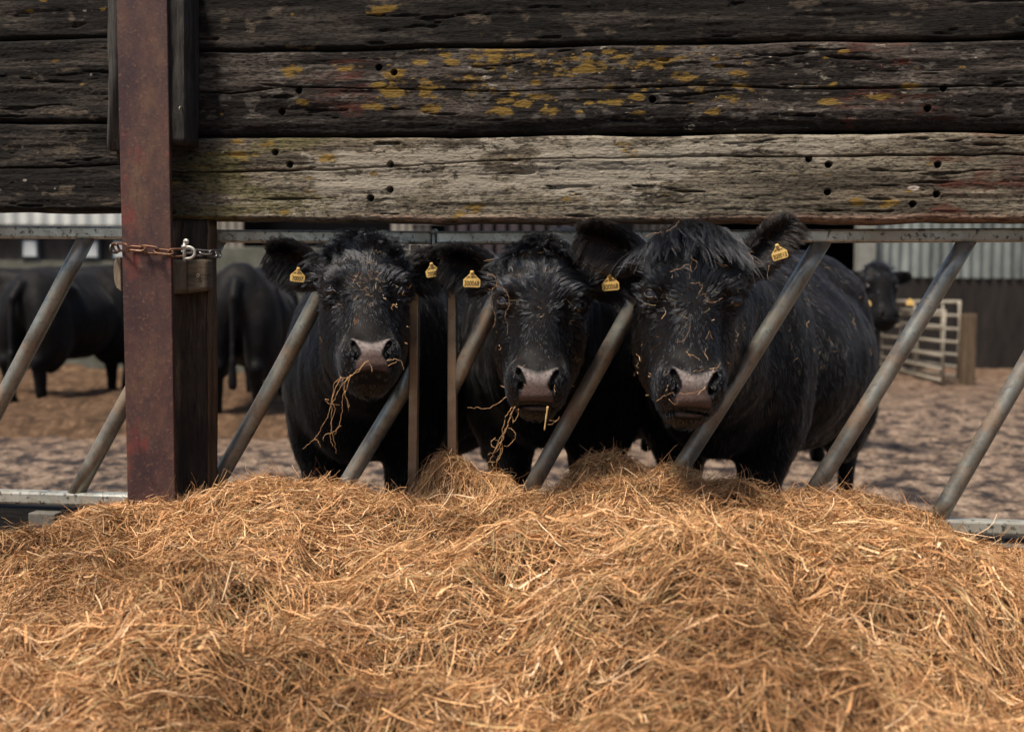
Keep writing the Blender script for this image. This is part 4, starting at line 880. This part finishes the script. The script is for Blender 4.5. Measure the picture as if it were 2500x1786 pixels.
def make_fur(root, V, Q, qv, H, EF, EL, n, tuft, fwd, brown):
    a, b, c, d = (V[Q[:, i]] for i in range(4)); nrm = np.cross(c - a, d - b); ar = np.linalg.norm(nrm, axis=1); nrm = nrm / (ar[:, None] + 1e-12)
    cen = (a + b + c + d) / 4; q = ((cen - H[1]) @ H[0]) / H[2]
    head = (np.abs(q[:, 0]) < .18) & (q[:, 1] < .22) & (q[:, 2] > -.34) & (q[:, 2] < .25)
    isear = np.zeros(len(Q), int)
    for i, (Rf, o, _) in enumerate(EF):
        e = (cen - o) @ Rf; m = (e[:, 0] > .025) & (e[:, 0] < EL[i] * 1.15) & (np.abs(e[:, 2]) < .085) & (np.abs(e[:, 1]) < .045); isear[m] = i + 1
    pm, lip = pad_mask(q); eyed = np.minimum(np.linalg.norm(q - (.112, .014, .001), axis=1), np.linalg.norm(q - (-.112, .014, .001), axis=1))
    wt = ar * np.where(isear > 0, 5.0, np.where(head, 3.6, .30)); wt *= (pm < .1) * (lip < .1) * (eyed > .0235) * (nrm[:, 1] < .55)
    muz = (q[:, 2] < -.17) & (q[:, 1] < .02); wt *= np.where(muz & head, 1.2, 1)
    wt *= (cen[:, 2] > .35)
    pi = rng.choice(len(Q), n, p=wt / wt.sum()); u, v = rng.random(n)[:, None], rng.random(n)[:, None]
    root_p = (a[pi] * (1 - u) + b[pi] * u) * (1 - v) + (d[pi] * (1 - u) + c[pi] * u) * v
    N = nrm[pi]; q = ((root_p - H[1]) @ H[0]) / H[2]; hd = head[pi]; er = isear[pi]
    pollm = hd & (q[:, 2] > .118) & (q[:, 1] < .20) & (np.abs(q[:, 0]) < .10) & (er == 0)
    dirs = np.zeros((n, 3)); L = np.full(n, .023)
    wh = q - np.array([0, -.02, -.035]); wh[:, 1] *= .5
    nz = np.stack([fbm(q[:, 0] * 14 + 5 * i, q[:, 2] * 14, q[:, 1] * 14, 2) - .5 for i in range(3)], 1)
    hl = (wh / (np.linalg.norm(wh, axis=1, keepdims=True) + 1e-6) + nz * np.where(q[:, 2] > .03, 2.0, .8)[:, None]) @ H[0].T
    bd = np.array([0, .25, -1.0]) + (np.stack([fbm(root_p[:, 0] * 9, root_p[:, 1] * 9, root_p[:, 2] * 9 + 7 * i, 3) for i in range(3)], 1) - .5) * 1.6
    dirs = np.where(hd[:, None], hl, bd)
    face = hd & (er == 0); L = np.where(face, np.interp(q[:, 2], [-.28, -.15, -.05, .03, .12], [.009, .014, .020, .034, .044]), L)
    L = np.where(face & (q[:, 1] > .06), np.maximum(L, .022), L)
    lift = np.where(face, np.interp(q[:, 2], [-.1, .0, .1], [.10, .12, .2]), .26)
    for i, (Rf, o, _) in enumerate(EF):
        m = er == i + 1; e = (root_p - o) @ Rf
        sd_ = np.sign(e[:, 2])[:, None] * Rf[:, 2][None] * .55; dd = Rf[:, 0][None] * .7 + sd_ * 1.3 + (nz * .9) + np.array([[0, 0, -.25]])
        dirs = np.where(m[:, None], dd, dirs); L = np.where(m, .034, L)
    t = (dirs * N).sum(1, keepdims=True); dirs = dirs - N * t; dirs /= np.linalg.norm(dirs, axis=1, keepdims=True) + 1e-9
    L = L * rng.uniform(.55, 1.25, n) * H[2]; L[pollm] *= 1
    v0 = dirs + N * (lift + rng.normal(0, .10, n))[:, None]; g = np.array([0, 0, -1.0])
    K = 5; s = np.linspace(0, 1, K)[None, :, None]
    Pn = root_p[:, None] - N[:, None] * .001 + v0[:, None] * s * L[:, None, None] + g * (s * s) * (L * np.where(er > 0, .35, .18))[:, None, None]
    if pollm.any():
        qp = q[pollm]; m = len(qp); Lp = (.088 * tuft) * rng.uniform(.55, 1.2, m) * H[2]
        nz2 = (np.stack([fbm(qp[:, 0] * 40 + 9 * i, qp[:, 1] * 40, o=2) for i in range(3)], 1) - .5)
        dv = np.stack([qp[:, 0] * 9 , -.75 * fwd - qp[:, 1] * 1.0, .80 + 0 * qp[:, 0]], 1) + nz2 * 2.2
        dv /= np.linalg.norm(dv, axis=1, keepdims=True); dv = dv @ H[0].T
        wv = np.sin(s[..., 0] * 7.0 + fbm(qp[:, 0] * 30, qp[:, 1] * 30, o=2)[:, None] * 30)[..., None] * s * .10 * Lp[:, None, None] * np.array([1.0, .2, .4])
        sp = s; Pn[pollm] = root_p[pollm][:, None] + dv[:, None] * sp * Lp[:, None, None] + (np.array([0, -.25, -.95]) * .85 * fwd) * sp ** 2 * Lp[:, None, None] + wv
    # gather hair into locks
    ng = max(200, n // 14); gi = rng.choice(n, ng, replace=False); kd = KDTree(ng)
    for i, j in enumerate(gi): kd.insert(Vector(root_p[j]), i)
    kd.balance(); near = np.array([gi[kd.find(Vector(p))[1]] for p in root_p])
    same = (er[near] == er) & (pollm[near] == pollm)
    cl = np.where(face, .80, .38) * same; cl = np.where(er > 0, .5 * same, cl); cl = np.where(pollm, .85 * same, cl); cl = np.where(face & (q[:, 2] < -.05), cl * .75, cl)
    tgt = Pn[near]; shift = (tgt - Pn) * (s ** 1.1) * cl[:, None, None]; Pn = Pn + np.clip(shift, -.02, .02)
    Pn += rng.normal(0, .0006, Pn.shape) * s
    rad = (np.array([1, .9, .75, .5, .15])[None] * np.where(pollm, .00055, np.where(er > 0, .00042, np.where(hd, .00050, .00040)))[:, None]) * rng.uniform(.8, 1.3, (n, 1))
    rp = root.location
    def hc(name, sel, m):
        if sel.sum() == 0: return
        cu = bpy.data.hair_curves.new(name); cu.add_curves([K] * int(sel.sum()))
        cu.position_data.foreach_set('vector', (Pn[sel] - np.array(rp)).astype(np.float32).ravel())
        r = cu.attributes.get('radius') or cu.attributes.new('radius', 'FLOAT', 'POINT'); r.data.foreach_set('value', rad[sel].astype(np.float32).ravel())
        o = bpy.data.objects.new(name, cu); col.objects.link(o); o.parent = root; cu.materials.append(m)
    br = (rng.random(n) < np.where(er > 0, .06, .015) + brown * (~hd))
    hc('forelock', pollm, M_fur); hc('fur', hd & (er == 0) & ~pollm & ~br, M_fur); hc('ear_fur', (er > 0) & ~br, M_furear); hc('body_fur', ~hd & (er == 0) & ~pollm & ~br, M_furbody); hc('sunbleached_fur', ~pollm & br, M_furbrown)
def glyph_mesh(txt, size, m, Mx, parent, name='number'):
    cu = bpy.data.curves.new('t', 'FONT'); cu.body = txt; cu.size = size; cu.align_x = 'CENTER'; cu.extrude = .00012; cu.offset = .00022; cu.space_character = 1.04
    o = bpy.data.objects.new('t', cu); col.objects.link(o); dg = bpy.context.evaluated_depsgraph_get(); dg.update()
    me = bpy.data.meshes.new_from_object(o.evaluated_get(dg)); bpy.data.objects.remove(o)
    V = [Mx @ v.co for v in me.vertices]; F = [list(p.vertices) for p in me.polygons]; bpy.data.meshes.remove(me)
    return addmesh(name, np.array([tuple(v) for v in V]), F, m, parent)
def make_tag(root, bv, px, py, w, h, txt, small, tilt, lift=.016, cut=None):
    d = pray(px, py); hit = bv.ray_cast(cam_pos, d)[0]
    if hit is None: hit = P(px, py, float(root.location.y) - .6)
    c = hit - d * lift; X = (rt * math.cos(tilt) + upv * math.sin(tilt)); X = (X - d * X.dot(d)).normalized(); Y = d.cross(X).normalized()
    if Y.z < 0: Y = -Y
    Zc = X.cross(Y)
    Mx = Matrix((( X.x, Y.x, Zc.x, c.x), (X.y, Y.y, Zc.y, c.y), (X.z, Y.z, Zc.z, c.z), (0, 0, 0, 1)))
    pts = [(-.5, -.42), (-.42, -.5), (.42, -.5), (.5, -.42), (.5, .0), (.14, .40), (.10, .62), (-.10, .62), (-.14, .40), (-.5, .0)]
    poly = [Mx @ Vector((a * w, b * h, 0)) for a, b in pts]
    t = MB().prism(poly, Zc * .0016).build('ear_tag', M_tag, root, bevel=.0005)
    s_ = w * .285
    if txt: glyph_mesh(txt, s_, M_ink, Mx @ Matrix.Translation((0, -h * .40, .0019)) @ Matrix.Scale(1.45, 4, Vector((0, 1, 0))), t)
    if small: glyph_mesh(small, s_ * .5, M_ink, Mx @ Matrix.Translation((0, h * .12, .0019)), t, 'small_print')
    MB().tube([Mx @ Vector((0, h * .50, .0)), Mx @ Vector((0, h * .50, .005))], w * .11, 14).build('tag_stud', M_tag, t, True)
def hframe(px, py, D, pitch, yaw=0, roll=0, s=1.0):
    return (rz(yaw) @ ry(roll) @ rx(-pitch), np.array(P(px, py, D)), s)
def bframe(x, y, yaw, s=1.0): return (rz(yaw), np.array([x, y, 0.0]), s)
def fgrid(H, x0, x1, y1, hx=.0038):
    c = H[1]; return (axis((x0, c[0] - .19, .016), (c[0] - .19, c[0] + .19, hx), (c[0] + .19, x1, .016)), axis((c[1] - .24, c[1] - .0, hx), (c[1], c[1] + .30, .007), (c[1] + .30, y1, .022)),
                      axis((-.03, c[2] - .36, .016), (c[2] - .36, c[2] + .24, hx), (c[2] + .24, max(1.42, c[2] + .34), .014)))
def unproj(p): v = Vector(p) - cam_pos; return v.dot(rt) / v.dot(fw) * FPX + 1250, 893 - v.dot(upv) / v.dot(fw) * FPX
NF = 1.0
# left cow
H1 = hframe(897, 700, 3.30, .50, .20, 0.0, .93); B1 = bframe(-.50, 4.16, R_(-13), .96)
E1 = [((-.112, .10, .085), (-1, .12, .42), (.10, -1, -.45), .175, .064), ((.108, .10, .085), (1, .10, .32), (-.1, -1, -.25), .175, .064)]
NK1 = [((0, .15, .03), (0, .12, 1.02), .10, .19, .10), ((0, .14, -.06), (0, -.02, .80), .085, .20, .10)]
c1_, bv1 = cow('left black cow chewing hay strands, ear tags reading 7000, beside the thin upright', H1, B1, E1, fgrid(H1, -1.15, .55, 6.2), NK1, mouth=False, furn=int(80000 * NF), group='black cattle feeding at the barrier',
    tags=[(727, 672, .040, .036, '70007', 'UK 32746', -.10, .020), (1056, 660, .040, .036, '70007', 'UK 32746', .18, .022)], tuft=1.05, fwd=.7)
# middle cow
H2 = hframe(1322, 737, 3.20, .24, -.02, .045, .95); B2 = bframe(.13, 4.24, R_(-17), 1.04)
E2 = [((-.112, .10, .085), (-1, .15, .30), (.10, -1, -.45), .170, .064), ((.112, .10, .085), (1, .10, .22), (-.1, -1, -.25), .18, .064)]
NK2 = [((0, .16, .03), (0, .12, 1.02), .10, .19, .10), ((0, .15, -.08), (0, -.02, .80), .09, .20, .10)]
c2_, bv2 = cow('middle black cow with two yellow tags reading 300068 and a straw stalk in its mouth', H2, B2, E2, fgrid(H2, -.65, 1.05, 6.2), NK2, chin=.014, w=1.12, furn=int(80000 * NF), group='black cattle feeding at the barrier',
    tags=[(1152, 683, .046, .040, '300068', 'UK 32746', -.03, .020), (1490, 691, .046, .040, '300068', 'UK 32746', .09, .022)], tuft=.85, fwd=.8)
# right cow
H3 = hframe(1697, 721, 3.06, .24, .0, .055, 1.02); B3 = bframe(.71, 4.20, R_(-25), 1.0)
E3 = [((-.112, .10, .108), (-1, .10, .40), (.10, -1, -.6), .185, .062), ((.120, .10, .088), (1.0, .05, .98), (-.25, -1, -.0), .200, .046)]
NK3 = [((0, .17, .02), (0, .12, 1.02), .11, .20, .10), ((0, .16, -.08), (0, -.02, .80), .10, .21, .10)]
c3_, bv3 = cow('large black cow on the right, heavy fringe, one ear raised against the beam', H3, B3, E3, fgrid(H3, .05, 2.25, 6.4), NK3, chin=-.018, furn=int(95000 * NF), w=1.08, brown=.35, group='black cattle feeding at the barrier',
    tags=[(1902, 616, .040, .036, '300013', 'UK 32746', .30, .034)], tuft=1.25, fwd=1.25)
# ------------------------------------------------------------------ cattle in the yard behind
def bgcow(label, x, y, yaw, hq=(0, -.55, 1.15), pitch=.5, hyaw=0.0, s=1.0, step=.019, tags=False, **k):
    B = bframe(x, y, yaw, s); hp = B[1] + B[0] @ np.array(hq) * s; H = (rz(yaw + hyaw) @ rx(-pitch), hp, s)
    R = rz(yaw + hyaw); E = [((-.108, .10, .085), R @ np.array((-1, .1, .05)), R @ np.array((.1, -1, -.3)), .17, .05), ((.098, .10, .085), R @ np.array((1, .1, .05)), R @ np.array((-.1, -1, -.3)), .17, .05)]
    cor = np.array([B[1] + B[0] @ np.array((i, j, 0)) for i in (-.42, .42) for j in (-.3, 1.95)] + [hp + np.array((i, j, 0)) for i in (-.4, .4) for j in (-.4, .4)])
    g = tuple(axis((cor[:, i].min() - .05, cor[:, i].max() + .05, step)) for i in (0, 1)) + (axis((-.03, max(1.4, hp[2] + .3), step)),)
    nk = [((0, .14, .0), (0, .12, 1.0), .10, .20, .12), ((0, .12, -.06), (0, .0, .82), .09, .20, .12)]
    return cow(label, H, B, E, g, nk, group='black cattle standing in the yard', **k)
# rear view cow: its tail end faces the camera
p = P(596, 1010, 9.9); bgcow('black cow seen from behind, tail hanging, standing in the yard beside the dark post', p.x - .14, p.y + 1.60, R_(180 + 3), hq=(0, -.62, .75), pitch=.2, s=1.03, furn=9000, w=1.1)
p = P(225, 960, 11.0); bgcow('black cow side on in the yard, partly hidden at the far left edge', -5.35, 11.8, R_(-84), hq=(0, -.50, .55), pitch=.1, s=1.05, step=.024)
p = P(330, 960, 12.3); bgcow('black cow behind the girder, only its flank and legs peeping out to the left', p.x - .10, 12.3, R_(165), hq=(0, -.6, .6), pitch=.1, s=1.0, step=.026)
hc_ = P(2158, 696, 8.4)
Bx = (hc_.x - .37, hc_.y + .48)
rootf, bvf = bgcow('distant black cow with two bright yellow ear tags looking over near the gates', Bx[0], Bx[1], R_(38), hq=(0, -.60, float(hc_.z)), pitch=.32, hyaw=R_(-30), s=1.0, step=.016, nose=False, furn=9000)
for px, py in ((2117, 739), (2222, 737)):
    t_ = P(px, py, hc_.y - .03); X = rt * .026
    MB().prism([t_ - X + upv * -.022, t_ + X + upv * -.022, t_ + X + upv * .005, t_ + upv * .025, t_ - X + upv * .005], fw * .004).build('ear_tag', M_tag, rootf)
# ------------------------------------------------------------------ loose hay on faces and in mouths
def bits(bv, n, cx, cy, sx, sy, lr, label, curl=1.0, ring=None, seed=0, ymax=3.75):
    r = np.random.default_rng(seed); P_, W_, C_ = [], [], []
    K = 9; c = 0
    while c < n:
        px, py = (r.normal(cx, sx), r.normal(cy, sy)) if ring is None else (r.uniform(ring[0], ring[2]), r.uniform(ring[1], ring[3]))
        hit, nr, _, _ = bv.ray_cast(cam_pos, pray(px, py))
        c += 1
        if hit is None or hit.y > ymax: continue
        L = r.uniform(*lr); th = r.uniform(0, 6.28); kp = r.normal(0, 9 * curl); kd = r.normal(0, 240 * curl); t = np.linspace(0, 1, K) * L
        a = th + kp * t + kd * t * t; dx = np.cumsum(np.cos(a)) * L / K; dz = np.cumsum(np.sin(a)) * L / K
        u = Vector((1, 0, 0)); u = (u - nr * u.dot(nr)).normalized(); v = nr.cross(u)
        pts = [hit + nr * (.009 + .004 * r.random() + .003 * math.sin(i)) + u * float(dx[i]) + v * float(dz[i]) for i in range(K)]
        P_.append([tuple(p) for p in pts]); W_.append(r.uniform(.0004, .0007)); C_.append(HUES[r.choice(len(HUES), p=HW)] * r.uniform(.9, 1.3))
    o = ribbon_mesh('loose_hay', np.array(P_), np.array(W_), np.clip(np.array(C_), 0, 1), M_hay)
    return tag(o, label, 'hay bits', None, 'stuff')
bits(bv1, 80, 893, 690, 22, 26, (.006, .024), 'small hay bits scattered on the left cow\'s forehead', 1.0, seed=3)
bits(bv1, 42, 0, 0, 0, 0, (.005, .022), 'few hay flecks over the left cow\'s crown and cheeks', 1.6, (790, 560, 1000, 860), 4)
bits(bv2, 60, 0, 0, 0, 0, (.006, .030), 'thin curled hay flecks over the middle cow\'s face and crown', 1.8, (1190, 560, 1450, 960), 5)
bits(bv2, 22, 1322, 590, 25, 14, (.015, .05), 'curly hay caught in the middle cow\'s forelock', 2.0, None, 6)
bits(bv3, 80, 0, 0, 0, 0, (.008, .045), 'curly hay strands over the right cow\'s face', 2.0, (1560, 560, 1840, 960), 7)
bits(bv3, 46, 0, 0, 0, 0, (.012, .05), 'hay strands lying on the right cow\'s shoulder and back', 1.2, (1860, 640, 2120, 900), 8, ymax=6.5)
def wisp(paths, label, name='hay_wisp', jit=1.0, w=.0011, hue=(.42, .24, .11), n=7, grp=None):
    mb = MB(); r = random.Random(hash(label) % 1000 if False else len(label))
    for pts, D in paths:
        q = [P(x, y, D) for x, y in pts]; sm = []
        for i in range(len(q) - 1):
            p0, p1, p2, p3 = q[max(i - 1, 0)], q[i], q[i + 1], q[min(i + 2, len(q) - 1)]
            for k in range(5):
                t = k / 5; sm.append(.5 * ((2 * p1) + (p2 - p0) * t + (2 * p0 - 5 * p1 + 4 * p2 - p3) * t * t + (3 * p1 - p0 - 3 * p2 + p3) * t ** 3) + Vector((r.gauss(0, .0011), r.gauss(0, .002), r.gauss(0, .0011))) * jit)
        sm.append(q[-1]); K = len(sm); mb.tube(sm, [w * (1 - .55 * i / K) * (1 + .2 * math.sin(i * 1.7)) for i in range(K)], 6)
    o = mb.build(name, None, None, True)
    me = o.data; at = me.attributes.new('hue', 'FLOAT_COLOR', 'POINT'); me.materials.append(M_hay.m)
    at.data.foreach_set('color', np.tile(np.array([*hue, 1.0], np.float32), len(me.vertices)))
    return tag(o, label, 'hay wisp', grp)
Z = lambda x, y: (600 + x * .3695, 500 + y * .3695)
wisp([([Z(800, 1035), Z(740, 1090), Z(690, 1130), Z(640, 1185), Z(600, 1250), Z(565, 1330), Z(570, 1450), Z(560, 1530), Z(575, 1600)], 3.10),
      ([Z(835, 1100), Z(815, 1045), Z(795, 1036), Z(700, 1130), Z(600, 1160), Z(572, 1250), Z(560, 1320), Z(540, 1400), Z(500, 1470), Z(455, 1545), Z(400, 1590), Z(378, 1612)], 3.09),
      ([Z(690, 1120), Z(655, 1180), Z(640, 1280), Z(635, 1380), Z(610, 1470), Z(585, 1520)], 3.11), ([Z(640, 1150), Z(660, 1260), Z(680, 1350)], 3.12), ([Z(700, 1120), Z(670, 1200), Z(655, 1250), Z(680, 1310), Z(678, 1362)], 3.10),
      ([Z(630, 1140), Z(600, 1200), Z(575, 1290), Z(590, 1350), Z(565, 1440), Z(590, 1580), Z(600, 1640)], 3.11), ([Z(630, 1455), Z(580, 1500), Z(520, 1520), Z(515, 1560)], 3.11), ([Z(455, 1545), Z(480, 1560), Z(495, 1600)], 3.10), ([Z(545, 1290), Z(525, 1280), Z(545, 1310), Z(620, 1320)], 3.11)],
     'long tangled hay strands hanging from the left cow\'s mouth', w=.00095)
wisp([([Z(930, 1030), Z(980, 1020), Z(1030, 1035), Z(1040, 1090)], 3.08), ([Z(945, 1060), Z(1000, 1035)], 3.08)], 'short pale hay stem sticking out beside the left cow\'s nostril', w=.0010)
Z = lambda x, y: (1050 + x * .3695, 500 + y * .3695)
wisp([([Z(550, 1340), Z(525, 1420), Z(490, 1500), Z(470, 1560), Z(430, 1620), Z(400, 1680), Z(420, 1740), Z(400, 1800)], 3.06), ([Z(560, 1330), Z(530, 1400), Z(500, 1480), Z(480, 1560), Z(460, 1640), Z(440, 1700), Z(440, 1800)], 3.06), ([Z(545, 1340), Z(500, 1400), Z(480, 1500), Z(440, 1590), Z(420, 1640)], 3.07),
      ([Z(585, 1345), Z(575, 1400), Z(548, 1440), Z(545, 1400)], 3.06), ([Z(520, 1470), Z(560, 1500), Z(560, 1545), Z(520, 1590), Z(490, 1590)], 3.06), ([Z(430, 1540), Z(405, 1560), Z(410, 1600), Z(450, 1590), Z(445, 1555), Z(420, 1550)], 3.06), ([Z(470, 1560), Z(450, 1620), Z(400, 1640), Z(380, 1650)], 3.06), ([Z(480, 1600), Z(450, 1690), Z(385, 1700), Z(370, 1720)], 3.06)],
     'twisted knot of hay hanging from the middle cow\'s mouth', w=.0010)
wisp([([Z(500, 1268), Z(460, 1305), Z(380, 1345), Z(320, 1338), Z(247, 1338)], 3.10)], 'single curved hay stem sticking out left of the middle cow\'s muzzle', w=.0009)
wisp([([Z(778, 1330), Z(766, 1410), Z(755, 1490)], 3.03)], 'thick straw stalk poking down from the middle cow\'s lower lip', 'straw_stalk', jit=0.0, w=.0030, hue=(.52, .34, .13))
wisp([([Z(790, 1420), Z(830, 1430), Z(855, 1400)], 3.04), ([Z(780, 1450), Z(815, 1440), Z(845, 1415)], 3.05)], 'thin hay stems curling under the middle cow\'s chin', w=.0007)
wisp([([Z(380, 465), Z(410, 460), Z(440, 500), Z(432, 540), Z(410, 560), Z(400, 640), Z(430, 720), Z(430, 780), Z(412, 812)], 3.03), ([Z(440, 530), Z(490, 560), Z(520, 620), Z(518, 680), Z(495, 720), Z(510, 800), Z(505, 860)], 3.03)], 'long thin hay strands hanging by the middle cow\'s left eye', w=.0007, hue=(.36, .20, .10))
Z = lambda x, y: (1450 + x * .3695, 480 + y * .3695)
wisp([([Z(415, 1352), Z(460, 1320), Z(530, 1290)], 2.93), ([Z(495, 1335), Z(540, 1370), Z(555, 1330)], 2.93), ([Z(560, 1300), Z(640, 1300), Z(700, 1270)], 2.90)], 'thin hay stems stuck to the right cow\'s lips', w=.0006)
wisp([([Z(505, 495), Z(560, 480), Z(610, 450), Z(640, 460), Z(630, 540)], 2.86), ([Z(640, 570), Z(700, 575), Z(715, 600), Z(690, 650), Z(740, 640)], 2.90), ([Z(740, 690), Z(800, 695), Z(850, 665)], 2.90), ([Z(550, 965), Z(600, 940), Z(640, 850)], 2.93), ([Z(740, 940), Z(765, 885), Z(790, 945)], 2.92), ([Z(640, 395), Z(680, 440), Z(660, 480)], 2.86), ([Z(340, 265), Z(400, 240), Z(460, 240)], 2.95), ([Z(480, 230), Z(540, 190), Z(560, 160)], 2.93), ([Z(1020, 365), Z(1050, 410), Z(1100, 450)], 2.99)], 'curly hay strands across the right cow\'s forehead and fringe', 'loose_hay', w=.0005, hue=(.45, .27, .15))['kind'] = 'stuff'
tag(MB().prism([P(870, 768, 3.12), P(866, 780, 3.112), P(864, 793, 3.105), P(868, 790, 3.11), P(873, 783, 3.12), P(873, 774, 3.125)], (0, .0015, 0)).build('dry_leaf', MT('dry_leaf_skin', .6, .3).set(Base_Color=(.28, .13, .06)), None), 'small dry brown leaf hanging on the left cow\'s cheek', 'leaf')
